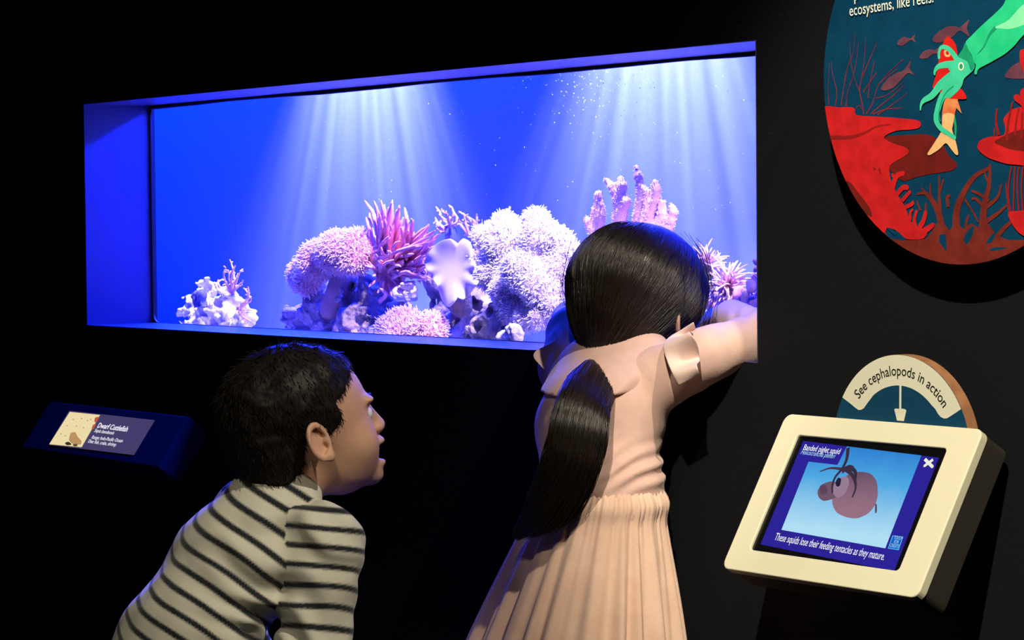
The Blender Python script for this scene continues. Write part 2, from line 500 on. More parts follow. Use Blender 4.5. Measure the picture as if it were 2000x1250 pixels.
build('pane', *box(-0.02, W_ + 0.02, D_ + 0.0005, D_ + 0.022, ZB - 0.02, ZT + 0.02), M_PANE, win, smooth=False)
# wavy bead of sealant along the top edge of the pane
rng = np.random.default_rng(4)
xs = np.linspace(0.01, W_ - 0.01, 90)
zz = ZT - 0.004 + 0.0025 * np.array([vnoise(np.array([x * 6.0]), np.array([0.3]), np.array([0.0]), 3)[0] for x in xs])
Vb, Qb, _ = tubes(np.stack([xs, np.full_like(xs, D_ - 0.005), zz], 1)[None], np.full((1, 90), 0.0028), 6)
build('sealant_bead', Vb, Qb, mat('sealant', (0.02, 0.03, 0.10), 0.4, 0.4), win)

# the tank behind the pane
TB = 0.62
M_BACK = mat('backdrop_blue', (0.17, 0.25, 0.80), 0.85, 0.1)
M_TANK = mat('tank_wall_blue', (0.04, 0.10, 0.55), 0.8, 0.1)
M_LID = mat('tank_lid', (0.02, 0.02, 0.03), 0.8, 0.1)
M_SAND = mat('tank_sand', (0.5, 0.48, 0.5), 0.9, 0.1, var=(0.35, 0.33, 0.38), var_scale=90, bump=0.4, bump_scale=150)
tank = empty('aquarium_tank', (0.5, 0.4, 0.70))
tag(tank, 'long aquarium tank with plain blue backdrop behind the window', 'aquarium')
build('back_panel', *box(-1.7, 2.4, TB, TB + 0.02, 0.70, 1.98), M_BACK, tank, smooth=False)
build('side_panel', *box(-1.72, -1.7, 0.18, TB + 0.02, 0.70, 1.98), M_TANK, tank, smooth=False)
build('side_panel', *box(2.4, 2.42, 0.18, TB + 0.02, 0.70, 1.98), M_TANK, tank, smooth=False)
build('tank_floor', *box(-1.7, 2.4, 0.18, TB, 0.70, 0.79), M_SAND, tank, smooth=False)
build('lid', *box(-1.7, 2.4, 0.16, TB + 0.02, 1.98, 2.0), M_LID, tank, smooth=False)
build('front_panel', *box(-1.7, 2.4, D_ + 0.001, D_ + 0.02, ZT + 0.02, 1.98), M_LID, tank, smooth=False)
build('front_panel', *box(-1.7, -0.02, D_ + 0.001, D_ + 0.02, 0.70, ZT + 0.02), M_LID, tank, smooth=False)
build('front_panel', *box(W_ + 0.02, 2.4, D_ + 0.001, D_ + 0.02, 0.70, ZT + 0.02), M_LID, tank, smooth=False)
build('front_panel', *box(-0.02, W_ + 0.02, D_ + 0.001, D_ + 0.02, 0.70, ZB - 0.02), M_LID, tank, smooth=False)

# ================================================================== ROUND GRAPHIC
DC, DR, DY = np.array([2.4118, 1.2280]), 0.2404, -0.046
def flatcol(name, c, v=None, rough=0.55):
    return mat(name, srgb(*c), rough, 0.25, var=srgb(*v) if v else None, var_scale=55)
dp = Plane((DC[0], DY, DC[1]), (1, 0, 0), (0, 0, -1))
disc = empty('round_sign', (DC[0], 0, DC[1] - DR))
tag(disc, 'large round sign with printed squid, fish and red coral on dark blue', 'sign')
N = 160
circ = [(DR * math.cos(2 * math.pi * k / N), DR * math.sin(2 * math.pi * k / N)) for k in range(N)]
M_ART_BLUE = flatcol('print_deep_blue', (3, 64, 98), (2, 58, 92))
fix_normals(build('panel', *dp.slab(circ, -0.010, 0.0), [M_ART_BLUE], disc, smooth=False))
for sx, sz in ((-.12, -.1), (.12, -.1), (-.12, .12), (.12, .12)):
    a = np.linspace(0, 2 * math.pi, 17)[:-1]
    st = [(sx + .012 * math.cos(t), sz + .012 * math.sin(t)) for t in a]
    fix_normals(build('standoff', *dp.slab(st, -0.046, -0.0095), M_RUBBER, disc, smooth=False))
def clip_circle(pts, R):
    n = 96
    C = [(R * math.cos(2 * math.pi * k / n), R * math.sin(2 * math.pi * k / n)) for k in range(n)]
    out = [tuple(p) for p in pts]
    for k in range(n):
        a, b = C[k], C[(k + 1) % n]
        inp, out = out, []
        if not inp: return []
        side = lambda p: (b[0] - a[0]) * (p[1] - a[1]) - (b[1] - a[1]) * (p[0] - a[0])
        for i in range(len(inp)):
            p, q = inp[i - 1], inp[i]
            sp, sq = side(p), side(q)
            if (sp >= 0) != (sq >= 0):
                t = sp / (sp - sq); out.append((p[0] + (q[0] - p[0]) * t, p[1] + (q[1] - p[1]) * t))
            if sq >= 0: out.append(q)
    return out
def zA(p): return (1600 + p[0] / 4.1675, p[1] / 4.1675)
def zB(p): return (1600 + p[0] / 3.125, 200 + p[1] / 3.125)
def smooth_poly(uv, sub=4):
    uv = np.array(uv); n = len(uv); out = []
    for i in range(n):
        p0, p1, p2, p3 = uv[i - 1], uv[i], uv[(i + 1) % n], uv[(i + 2) % n]
        for k in range(sub):
            f = k / sub
            out.append(0.5 * (2 * p1 + (p2 - p0) * f * 0.8 + (2 * p0 * 0.9 - 5 * p1 + 4 * p2 * 1.025 - p3 * 1.0) * 0 + 0) * 0 + p1 + (p2 - p0) * 0.4 * (f - 2 * f ** 2 + f ** 3) + (3 * f ** 2 - 2 * f ** 3) * (p2 - p1) + (p3 - p1) * 0.4 * (f ** 3 - f ** 2))
    return out
layer = [0.0003]
def art(name, pts, m, z=zB, smooth=True):
    uv = [dp.uv(*z(p)) for p in pts]
    if smooth: uv = smooth_poly(uv)
    uv = clip_circle(uv, DR - 0.0004)
    layer[0] += 0.00003
    if len(uv) > 2:
        flat(name, dp, uv, layer[0], m, disc)
def stroke_uv(uv, w0, w1, n=24):
    P = catmull(np.array(uv), n); T = np.gradient(P, axis=0); T /= np.linalg.norm(T, axis=1, keepdims=True)
    Nn = np.stack([-T[:, 1], T[:, 0]], 1); w = np.linspace(w0, w1, n)[:, None] / 2
    L, R = P + Nn * w, P - Nn * w
    cap = [P[-1] + T[-1] * w[-1] * 0.8]
    return [tuple(q) for q in L] + [tuple(q) for q in cap] + [tuple(q) for q in R[::-1]]
def art_strokes(name, strokes, m, z=zB, px=3.125):
    """several brush strokes of one printed plant as one mesh; widths are given in the tracing's own pixels"""
    parts = []; layer[0] += 0.00003
    for s in strokes:
        pts, w0, w1 = s
        k = 1.0 / px / 1440.0
        uv = clip_circle(stroke_uv([dp.uv(*z(p)) for p in pts], w0 * k, w1 * k), DR - 0.0004)
        if len(uv) < 3: continue
        tri = tessellate_polygon([[Vector((u, v, 0)) for u, v in uv]])
        layer[0] += 0.000012                                            # each stroke lies a hair above the one before
        parts.append(([dp.p(u, v, layer[0]) for u, v in uv], [tuple(t) for t in tri]))
    if parts:
        build(name, *join(parts), m, disc, smooth=False)
A_RED = flatcol('print_red', (212, 34, 38), (188, 28, 34)); A_RED2 = flatcol('print_red_dark', (150, 28, 28), (135, 26, 28))
A_BRN = flatcol('print_brown_red', (118, 30, 26), (100, 26, 24)); A_BRN2 = flatcol('print_brown', (128, 46, 36), (110, 36, 32))
A_FAN = flatcol('print_fan_red', (140, 44, 56), (92, 44, 74)); A_FISH = flatcol('print_fish_mauve', (118, 70, 86), (98, 56, 76))
A_TEAL = flatcol('print_teal', (72, 218, 178), (60, 205, 165)); A_TEALD = flatcol('print_teal_dark', (28, 168, 122), (24, 150, 112))
A_GRN = flatcol('print_green', (34, 205, 142), (48, 215, 155)); A_MINT = flatcol('print_mint', (136, 240, 186), (150, 244, 196))
A_ORG = flatcol('print_orange', (226, 110, 66), (236, 150, 96)); A_PEACH = flatcol('print_peach', (246, 196, 138), (240, 184, 126))
A_FRED = flatcol('print_fish_red', (224, 36, 28), (212, 30, 30)); A_WHITE = flatcol('print_white', (236, 240, 226))
# sea fan behind
fan = [([(365, 935), (350, 840), (330, 740), (345, 650), (380, 560), (440, 420), (470, 350)], 16, 7), ([(220, 870), (230, 760), (270, 640), (300, 520), (320, 350)], 12, 5),
       ([(130, 870), (145, 750), (110, 600), (100, 500)], 12, 5), ([(180, 860), (200, 720), (230, 560), (280, 420), (290, 270)], 13, 5),
       ([(385, 930), (440, 830), (480, 700), (560, 620), (640, 560)], 14, 5), ([(420, 930), (500, 860), (600, 780), (700, 690)], 12, 4),
       ([(440, 930), (540, 890), (680, 880)], 11, 5), ([(480, 932), (600, 850), (720, 760)], 10, 4), ([(400, 800), (410, 700), (430, 600), (450, 500)], 12, 5),
       ([(360, 750), (400, 690), (470, 590)], 12, 6), ([(330, 740), (290, 640), (260, 500), (250, 330)], 10, 4), ([(480, 700), (560, 600), (690, 480)], 9, 4),
       ([(345, 650), (370, 480), (380, 300)], 10, 4), ([(80, 860), (75, 700), (85, 520)], 9, 4), ([(300, 880), (330, 860), (360, 900)], 9, 5), ([(460, 800), (560, 770), (690, 670)], 9, 4)]
art_strokes('printed_sea_fan', fan, A_FAN, zA, 4.1675)
art('printed_fish', [(638, 345), (660, 320), (690, 300), (725, 310), (750, 310), (785, 278), (775, 315), (788, 345), (750, 325), (720, 345), (680, 372), (645, 368)], A_FISH, zA)
art('printed_fish', [(925, 320), (950, 280), (1000, 240), (1050, 215), (1110, 215), (1150, 220), (1222, 160), (1205, 230), (1228, 300), (1150, 250), (1100, 290), (1040, 330), (960, 348), (928, 335)], A_FISH, zA)
art('printed_fish', [(820, 460), (850, 420), (900, 400), (945, 408), (990, 375), (985, 430), (930, 440), (880, 475), (830, 478)], A_FISH, zA)
art('printed_fish', [(505, 720), (560, 640), (640, 590), (690, 570), (750, 490), (740, 560), (780, 610), (725, 595), (680, 640), (610, 710), (540, 738)], A_FISH, zA)
art('printed_fish', [(1515, 610), (1560, 550), (1620, 510), (1700, 490), (1800, 520), (1860, 480), (1850, 600), (1780, 590), (1667, 640), (1530, 635)], A_FISH, zA)
# coral plates
art('printed_coral_plate', [(400, 215), (440, 205), (520, 200), (640, 193), (710, 215), (760, 260), (790, 320), (840, 370), (840, 395), (800, 420), (700, 435), (600, 455), (520, 480), (470, 450), (440, 420), (400, 380), (400, 300)], A_BRN)
art_strokes('printed_branch_coral', [([(760, 900), (742, 720), (705, 620), (650, 555), (598, 562)], 60, 10), ([(740, 680), (735, 560), (735, 448)], 26, 12), ([(735, 560), (752, 500), (762, 470)], 14, 10),
    ([(690, 600), (680, 540), (682, 498)], 16, 10), ([(720, 620), (660, 560), (625, 520)], 18, 8), ([(850, 900), (838, 690), (880, 560), (950, 455), (1045, 398)], 60, 18),
    ([(985, 900), (1000, 740), (1012, 620), (1040, 500), (1045, 380)], 64, 16), ([(1010, 640), (960, 590), (935, 590)], 22, 12), ([(1040, 600), (980, 560), (935, 540)], 20, 14),
    ([(1020, 640), (1090, 580), (1115, 500)], 26, 12), ([(1000, 740), (1090, 680), (1145, 630)], 30, 12), ([(1040, 880), (1130, 770), (1210, 700)], 34, 16), ([(890, 590), (930, 650), (975, 730)], 14, 10),
    ([(790, 640), (785, 580), (800, 570)], 26, 18), ([(1040, 500), (1015, 440), (1020, 410)], 14, 10), ([(620, 660), (605, 620), (600, 600)], 16, 8), ([(655, 680), (652, 640), (655, 615)], 16, 8), ([(930, 900), (900, 760), (915, 690)], 30, 12)], A_BRN2)
art('printed_reef_bed', [(400, 790), (440, 830), (540, 840), (650, 832), (690, 790), (720, 740), (770, 745), (800, 780), (840, 720), (880, 770), (930, 740), (970, 760), (1030, 740), (1080, 800), (1160, 840), (1260, 840), (1400, 860), (1400, 1100), (800, 1100), (400, 900)], A_BRN2)
for hole in ([(740, 810), (775, 808), (778, 905), (752, 872), (736, 850)], [(905, 790), (950, 752), (932, 830), (902, 866), (886, 836)], [(1050, 815), (1082, 792), (1062, 848), (1022, 860)], [(1045, 895), (1080, 884), (1150, 886), (1100, 900), (1055, 908)], [(420, 770), (448, 768), (470, 815)], [(468, 768), (520, 820), (535, 838), (490, 838)]):
    art('printed_water_gap', hole, M_ART_BLUE)
art('printed_coral_plate', [(20, 40), (120, 30), (215, 33), (230, 76), (330, 85), (480, 95), (600, 108), (626, 130), (612, 156), (560, 166), (480, 172), (420, 195), (400, 218), (450, 248), (530, 275), (552, 300), (530, 325), (450, 372), (432, 400), (440, 470), (480, 560), (530, 640), (560, 720), (610, 768), (665, 780), (640, 830), (540, 834), (480, 785), (420, 765), (395, 800), (250, 850), (100, 600), (-50, 300)], A_RED)
art('printed_coral_plate', [(168, 488), (200, 495), (250, 560), (310, 640), (325, 700), (240, 640)], A_BRN)
art_strokes('printed_shading', [([(60, 215), (200, 212), (290, 182), (350, 150), (440, 134)], 26, 6), ([(335, 402), (350, 408)], 14, 10), ([(368, 400), (380, 432)], 18, 10)], A_RED2)
art_strokes('printed_nub_coral', [([(450, 520), (478, 450), (520, 432)], 40, 26), ([(470, 470), (450, 440)], 24, 20), ([(480, 560), (515, 520), (545, 520)], 30, 30), ([(510, 600), (545, 560), (560, 545)], 26, 22), ([(530, 640), (570, 620), (578, 608)], 24, 22),
    ([(600, 790), (585, 720), (600, 662)], 30, 18), ([(600, 790), (640, 725), (655, 668)], 36, 26), ([(620, 800), (680, 762), (702, 744)], 40, 24), ([(560, 720), (562, 670), (575, 655)], 20, 14)], A_RED)
art('printed_coral_plate', [(970, 270), (985, 235), (1040, 210), (1130, 200), (1140, 150), (1130, 100), (1180, 45), (1250, 25), (1380, 0), (1500, 0), (1500, 420), (1250, 385), (1150, 375), (1040, 340), (985, 300)], A_RED)
art('printed_coral_plate', [(1075, 240), (1150, 195), (1220, 170), (1400, 160), (1400, 300), (1200, 292), (1120, 268)], A_BRN)
art_strokes('printed_branch_coral', [([(1100, 200), (1085, 120), (1090, 40)], 20, 12), ([(1075, 210), (1072, 160)], 14, 8), ([(1150, 230), (1160, 120), (1185, 0)], 22, 12), ([(1200, 200), (1210, 100), (1225, 40)], 16, 10), ([(1240, 220), (1245, 60)], 16, 10)], A_RED2)
art('printed_nub_coral', [(1590, 790), (1610, 765), (1640, 775), (1645, 740), (1667, 720), (1760, 700), (1800, 880), (1700, 900), (1640, 850), (1600, 820)], A_RED, zA)
art('printed_nub_coral', [(1640, 420), (1667, 400), (1740, 420), (1760, 620), (1690, 640), (1660, 560), (1640, 500)], A_RED, zA)
art_strokes('printed_branch_coral', [([(1180, 390), (1165, 480), (1160, 580), (1175, 680)], 10, 12), ([(1200, 390), (1195, 520), (1190, 680)], 9, 12), ([(1225, 390), (1215, 500), (1225, 680)], 9, 12), ([(1250, 390), (1240, 520), (1250, 680)], 10, 12), ([(1145, 490), (1155, 600), (1165, 670)], 9, 11)], A_RED2)
art('printed_coral_plate', [(1160, 672), (1250, 660), (1400, 640), (1420, 820), (1300, 830), (1230, 800), (1185, 745)], A_RED)
# squid holding a red fish
art_strokes('printed_tentacle', [([(1100, 930), (1118, 1030), (1116, 1125)], 28, 16)], A_TEALD, zA, 4.1675)
art('printed_caught_fish', [(1040, 800), (1140, 750), (1130, 850), (1110, 940), (1090, 1050), (1050, 1065), (1010, 1045), (1012, 900)], A_ORG, zA)
art('printed_caught_fish', [(1012, 940), (1060, 920), (1108, 940), (1090, 1050), (1115, 1130), (1140, 1245), (1125, 1262), (1090, 1225), (1040, 1165), (985, 1215), (910, 1262), (890, 1250), (940, 1170), (1005, 1060)], A_PEACH, zA)
art('printed_caught_fish', [(1130, 800), (1150, 860), (1168, 925), (1130, 885), (1112, 850)], A_ORG, zA, False)
art('printed_caught_fish', [(1055, 295), (1030, 325), (1010, 370), (990, 430), (978, 500), (965, 590), (950, 640), (932, 715), (985, 690), (995, 770), (1060, 800), (1205, 805), (1180, 740), (1150, 700), (1130, 560), (1134, 450), (1125, 380), (1100, 330)], A_FRED, zA)
art('printed_caught_fish_eye', [(1025, 412), (1048, 408), (1078, 440), (1068, 462), (1040, 462), (1025, 440)], A_PEACH, zA)
art('printed_caught_fish_eye', [(1042, 418), (1058, 420), (1066, 440), (1052, 448), (1040, 438)], A_FRED, zA)
art('printed_squid_body', [(1530, -10), (1500, 50), (1430, 120), (1330, 210), (1250, 290), (1200, 350), (1245, 440), (1268, 505), (1285, 530), (1272, 595), (1290, 606), (1308, 560), (1400, 510), (1520, 440), (1600, 370), (1667, 290), (1900, 60), (1900, -200), (1600, -200)], A_GRN, zA)
art('printed_squid_fin', [(1900, -120), (1667, 40), (1600, 110), (1540, 170), (1440, 222), (1480, 232), (1560, 236), (1667, 205), (1900, 100)], A_MINT, zA)
art_strokes('printed_shading', [([(1445, 226), (1395, 285), (1350, 380), (1300, 440)], 34, 6)], A_TEALD, zA, 4.1675)
art('printed_squid_head', [(1200, 352), (1250, 460), (1276, 535), (1255, 580), (1190, 640), (1170, 700), (1120, 760), (1060, 800), (1010, 735), (1085, 610), (1062, 560), (1100, 500), (1140, 455), (1180, 395)], A_TEAL, zA)
art('printed_squid_head', [(1200, 352), (1250, 460), (1276, 535), (1245, 575), (1215, 500), (1150, 470), (1140, 455), (1180, 395)], A_TEALD, zA)
art_strokes('printed_tentacle', [([(1125, 475), (1090, 425), (1050, 390), (1005, 385), (985, 425), (985, 475)], 44, 22), ([(1110, 525), (1030, 528), (975, 545), (952, 580), (950, 608)], 60, 16), ([(1095, 620), (1000, 690), (930, 775), (865, 815), (840, 850), (834, 898)], 84, 10),
    ([(1075, 720), (1010, 790), (975, 890), (962, 975), (1000, 1045), (1060, 1085), (1116, 1125)], 70, 28)], A_TEAL, zA, 4.1675)
art_strokes('printed_shading', [([(1105, 700), (1040, 760), (1000, 850), (985, 930), (995, 985)], 8, 14)], A_TEALD, zA, 4.1675)
eye = [(1165 + 24 * math.cos(a), 540 + 34 * math.sin(a)) for a in np.linspace(0, 2 * math.pi, 13)[:-1]]
art('printed_squid_eye', eye, A_WHITE, zA)
art('printed_squid_eye', [(1165 + 14 * math.cos(a), 541 + 22 * math.sin(a)) for a in np.linspace(0, 2 * math.pi, 13)[:-1]], A_TEALD, zA)
layer[0] += 0.0001
text_on('lettering', dp, 'ecosystems, like reefs.', dp.uv(1662, 31.5), dp.uv(1826, 4.5), 0.0205, layer[0], A_WHITE, disc, bold=0.004)
text_on('lettering', dp, 'p', dp.uv(1671, 1), dp.uv(1680, -1), 0.0205, layer[0], A_WHITE, disc, bold=0.004)

# ================================================================== TILTED STANDS
def tilted(TL, BL, TR, BR, y_top):
    a = at(*TL, y_top)
    lo, hi = y_top - 0.6, y_top
    for _ in range(60):
        m = (lo + hi) / 2
        if at(*BL, m)[0] > a[0]: lo = m
        else: hi = m
    b = at(*BL, m)
    zt = (a[2] + at(*TR, y_top)[2]) / 2; zb = (b[2] + at(*BR, m)[2]) / 2
    a[2] = zt
    pl = Plane(a, (1, 0, 0), (0, m - y_top, zb - zt))
    return pl, (at(*TR, y_top)[0] - a[0] + at(*BR, m)[0] - b[0]) / 2, math.hypot(m - y_top, zb - zt)
def poly_px(pl, pts, z): return [tuple(pl.uv(*z(p))) for p in pts]

# --- touch screen kiosk
kp, kw, kh = tilted((1535, 800), (1408, 1098), (1924, 846), (1788, 1180), -0.060)
M_CREAM = mat('kiosk_white_frame', (0.80, 0.76, 0.58), 0.42, 0.4)
M_KDARK = mat('kiosk_dark_body', (0.035, 0.03, 0.024), 0.6, 0.3)
M_BEZEL = mat('screen_black_bezel', (0.004, 0.004, 0.005), 0.25, 0.4)
kio = empty('touch_screen_kiosk', (kp.o[0] + kw / 2, 0, kp.o[2] - 0.20))
tag(kio, 'tilted cream framed touch screen showing a banded piglet squid', 'touch screen')
hu0, hv0 = kp.uv(1559, 845); hu1, hv1 = kp.uv(1752, 1123)
hu0 = (kp.uv(1559, 845)[0] + kp.uv(1466, 1065)[0]) / 2; hu1 = (kp.uv(1846, 880)[0] + kp.uv(1752, 1123)[0]) / 2
hv0 = (kp.uv(1559, 845)[1] + kp.uv(1846, 880)[1]) / 2; hv1 = (kp.uv(1466, 1065)[1] + kp.uv(1752, 1123)[1]) / 2
fr = fix_normals(build('frame', *kp.ring(rounded_rect(0, kw, 0, kh, 0.012), rounded_rect(hu0, hu1, hv0, hv1, 0.006), -0.014, 0.0), M_CREAM, kio, smooth=False)); bevel(fr, 0.002, 3)
fix_normals(build('body', *kp.slab(rounded_rect(0.001, kw - 0.001, 0.001, kh - 0.001, 0.012), -0.052, -0.0142), M_KDARK, kio, smooth=False))
fix_normals(build('bezel', *kp.slab(rounded_rect(hu0 - 0.003, hu1 + 0.003, hv0 - 0.003, hv1 + 0.003, 0.006), -0.0138, -0.004), M_BEZEL, kio, smooth=False))
zK = lambda p: (1400 + p[0] / 2.3583, 670 + p[1] / 2.3583)
def emat(name, c, s=1.0):
    return mat(name, (0.0, 0.0, 0.0), 0.3, 0.0, emit=srgb(*c), emit_strength=s)
def gradient_emit(name, c0, c1, c2, pl, v0, v1, noise=0.0):
    """a lit display: colour runs down the picture from c0 to c2"""
    m = bpy.data.materials.new(name); m.use_nodes = True
    nt = m.node_tree; b = nt.nodes['Principled BSDF']; L = nt.links.new
    b.inputs['Base Color'].default_value = (0, 0, 0, 1); b.inputs['Specular IOR Level'].default_value = 0; b.inputs['Emission Strength'].default_value = 1
    g = nt.nodes.new('ShaderNodeNewGeometry'); sp = nt.nodes.new('ShaderNodeSeparateXYZ'); mr = nt.nodes.new('ShaderNodeMapRange'); cr = nt.nodes.new('ShaderNodeValToRGB')
    mr.inputs['From Min'].default_value = pl.p(0, v0)[2]; mr.inputs['From Max'].default_value = pl.p(0, v1)[2]
    nz = nt.nodes.new('ShaderNodeTexNoise'); nz.inputs['Scale'].default_value = 40; mul = nt.nodes.new('ShaderNodeMath'); mul.operation = 'MULTIPLY_ADD'
    mul.inputs[1].default_value = noise; L(nz.outputs['Fac'], mul.inputs[0]); L(mr.outputs[0], mul.inputs[2])
    L(g.outputs['Position'], sp.inputs[0]); L(sp.outputs[2], mr.inputs['Value']); L(mul.outputs[0], cr.inputs[0]); L(g.outputs['Position'], nz.inputs['Vector'])
    cr.color_ramp.elements[0].color = (*srgb(*c0), 1); cr.color_ramp.elements[1].color = (*srgb(*c2), 1)
    el = cr.color_ramp.elements.new(0.45); el.color = (*srgb(*c1), 1)
    L(cr.outputs[0], b.inputs['Emission Color'])
    return m
scr = flat('display', kp, poly_px(kp, [(390, 445), (1015, 522), (808, 1045), (193, 922)], zK), -0.0036, emat('display_indigo', (44, 36, 150)), kio)
v0 = kp.uv(*zK((600, 468)))[1]; v1 = kp.uv(*zK((500, 890)))[1]
E_PIC = gradient_emit('display_water', (36, 118, 205), (78, 168, 226), (176, 222, 244), kp, v0, v1, 0.12)
flat('display_picture', kp, poly_px(kp, [(592, 470), (935, 512), (768, 940), (290, 855), (415, 541), (548, 556)], zK), -0.0033, E_PIC, kio)
kl = [-0.0031]
def kart(name, pts, c, smooth=True):
    uv = poly_px(kp, pts, zK); uv = smooth_poly(uv) if smooth else uv
    kl[0] += 0.00004
    flat(name, kp, uv, kl[0], emat('display_' + name, c) if isinstance(c, tuple) else c, kio)
def kstroke(name, pts, w0, w1, c):
    k = 1.0 / 2.3583 / 1500.0
    kl[0] += 0.00004
    flat(name, kp, stroke_uv([kp.uv(*zK(p)) for p in pts], w0 * k, w1 * k), kl[0], emat('display_' + name, c), kio)
v0s, v1s = kp.uv(*zK((640, 590)))[1], kp.uv(*zK((600, 800)))[1]
E_SQ = gradient_emit('display_squid_skin', (92, 70, 92), (128, 96, 116), (150, 112, 130), kp, v0s, v1s, 0.3)
kart('display_squid_tail', [(722, 735), (730, 740), (730, 772), (722, 778)], (96, 76, 98))
kart('display_squid_mantle', [(735, 690), (728, 630), (700, 597), (650, 588), (600, 600), (560, 640), (530, 690), (525, 735), (545, 775), (590, 797), (640, 802), (690, 780), (722, 740)], E_SQ)
kart('display_squid_head', [(525, 632), (480, 645), (458, 675), (462, 705), (485, 722), (520, 715), (548, 700), (562, 650)], (112, 84, 104))
kart('display_squid_siphon', [(468, 655), (490, 648), (505, 668), (495, 690), (472, 690)], (92, 68, 90))
kart('display_squid_eye', [(602, 645), (595, 612), (562, 615), (532, 650), (530, 688), (550, 708), (582, 690)], (152, 124, 148))
kart('display_squid_pupil', [(566, 622), (552, 616), (540, 638), (546, 656), (560, 652)], (38, 30, 52))
kstroke('display_squid_arm', [(598, 478), (592, 530), (570, 575), (540, 612), (526, 650), (526, 684)], 20, 9, (58, 44, 66))
kstroke('display_squid_arm', [(565, 575), (515, 572), (470, 587)], 14, 6, (70, 54, 74))
kstroke('display_squid_arm', [(585, 575), (618, 605), (634, 655), (618, 706)], 22, 8, (62, 46, 68))
kstroke('display_squid_arm', [(600, 565), (632, 590), (630, 640)], 24, 10, (54, 42, 62))
kstroke('display_squid_arm', [(570, 585), (600, 570), (620, 575)], 30, 26, (60, 46, 68))
E_W = emat('display_white', (245, 245, 250)); E_C = emat('display_pale_cyan', (170, 220, 245))
hT = -0.0024
text_on('lettering', kp, 'Banded piglet squid', kp.uv(*zK((391, 488))), kp.uv(*zK((558, 508))), 0.0118, hT, E_W, kio, bold=0.007)
text_on('lettering', kp, 'Helicocranchia pfefferi', kp.uv(*zK((380, 507))), kp.uv(*zK((536, 528))), 0.0100, hT, E_C, kio, shear=0.2)
text_on('lettering', kp, 'These squids lose their feeding tentacles as they mature.', kp.uv(*zK((257, 903))), kp.uv(*zK((762, 996))), 0.0150, hT, E_W, kio, bold=0.003)
for a, b in (((952, 530), (988, 566)), ((990, 532), (950, 562))):
    kstroke('close_mark', [a, ((a[0] + b[0]) / 2, (a[1] + b[1]) / 2), b], 15, 15, (240, 238, 220))
tb = [(803, 882), (853, 888), (832, 950), (782, 942)]
kart('credits_button', tb, (90, 190, 235), False)
kart('credits_button_face', [(806, 885), (849, 890), (830, 946), (786, 939)], (22, 96, 190), False)
for w, a, b in (('TOUCH', (808, 898), (846, 903)), ('FOR', (808, 918), (829, 921)), ('CREDITS', (790, 934), (830, 941))):
    text_on('lettering', kp, w, kp.uv(*zK(a)), kp.uv(*zK(b)), 0.0066, hT, E_C, kio)
b0 = kp.p(kw * 0.3, kh * 0.35, -0.05)
V, Fc = box(b0[0], b0[0] + kw * 0.4, b0[1] - 0.004, 0.0, b0[2] - 0.06, b0[2] + 0.035)
build('wall_bracket', V, Fc, M_KDARK, kio, smooth=False)

# --- half round sign above the kiosk
SC, SR = np.array([2.3090, 0.7536]), 0.1200
sp_ = Plane((SC[0], -0.048, SC[1]), (1, 0, 0), (0, 0, -1))
sg = empty('half_round_sign', (SC[0], 0, SC[1] + 0.0288))
tag(sg, 'half round cream and navy sign reading See cephalopods in action', 'sign')
M_WOOD = mat('sign_plywood_edge', (0.42, 0.20, 0.10), 0.6, 0.3, var=(0.32, 0.14, 0.07), var_scale=60)
M_NAVY = flatcol('sign_navy', (10, 66, 98)); M_SCREAM = mat('sign_cream', (0.80, 0.78, 0.64), 0.5, 0.3); M_INK = mat('sign_ink', (0.010, 0.016, 0.010), 0.6, 0.2)
half = [(SR * math.cos(math.radians(a)), -SR * math.sin(math.radians(a))) for a in np.linspace(13.9, 166.1, 61)]
fix_normals(build('board', *sp_.slab(half, -0.018, 0.0), M_WOOD, sg, smooth=False))
fix_normals(build('face', *sp_.slab([(u * 0.997, v * 0.997) for u, v in half], 0.0, 0.0006), M_NAVY, sg, smooth=False))
zs = lambda p: (1630 + p[0] / 7.8125, 680 + p[1] / 7.8125)      # tracing of the left part of the sign
zr = lambda p: (1760 + p[0] / 6.25, 680 + p[1] / 6.25)          # and of the right part
def sang(px, py):
    u, v = sp_.uv(px, py); return math.degrees(math.atan2(-v, u)), math.hypot(u, v)
aL, aR = sang(1647, 777)[0], sang(1879.5, 798)[0]
rin = np.mean([sang(*zs((900, 585)))[1], sang(*zs((700, 660)))[1], sang(*zr((240, 530)))[1]])
band = [(SR * 0.997 * math.cos(math.radians(a)), -SR * 0.997 * math.sin(math.radians(a))) for a in np.linspace(aL, aR, 41)]
tipR = [tuple(sp_.uv(*zr(p))) for p in [(670, 790), (600, 835), (565, 856), (530, 858), (490, 840), (455, 800), (425, 745)]]
tipL = [tuple(sp_.uv(*zs(p))) for p in [(545, 790), (500, 850), (455, 915), (415, 940), (370, 942), (320, 905), (230, 830)]]
a0, a1 = math.degrees(math.atan2(-tipR[-1][1], tipR[-1][0])) + 6, math.degrees(math.atan2(-tipL[0][1], tipL[0][0])) - 6
inn = [(rin * math.cos(math.radians(a)), -rin * math.sin(math.radians(a))) for a in np.linspace(a0, a1, 25)]
flat('cream_band', sp_, band + tipR + inn + tipL, 0.0009, M_SCREAM, sg)
ar = [sp_.uv(*zs(p)) for p in [(998, 560), (1030, 560), (1027, 920), (1085, 930), (1105, 950), (1068, 1112), (962, 1104), (920, 930), (940, 920), (996, 925)]]
flat('arrow', sp_, [tuple(q) for q in ar], 0.0011, M_SCREAM, sg)
Vt, Ft = letters('See cephalopods in action', 0.004)
x0, x1 = Vt[:, 0].min(), Vt[:, 0].max()
rt = np.mean([sang(*zs((385, 780)))[1], sang(*zs((740, 470)))[1], sang(*zs((985, 415)))[1], sang(*zr((260, 420)))[1]])
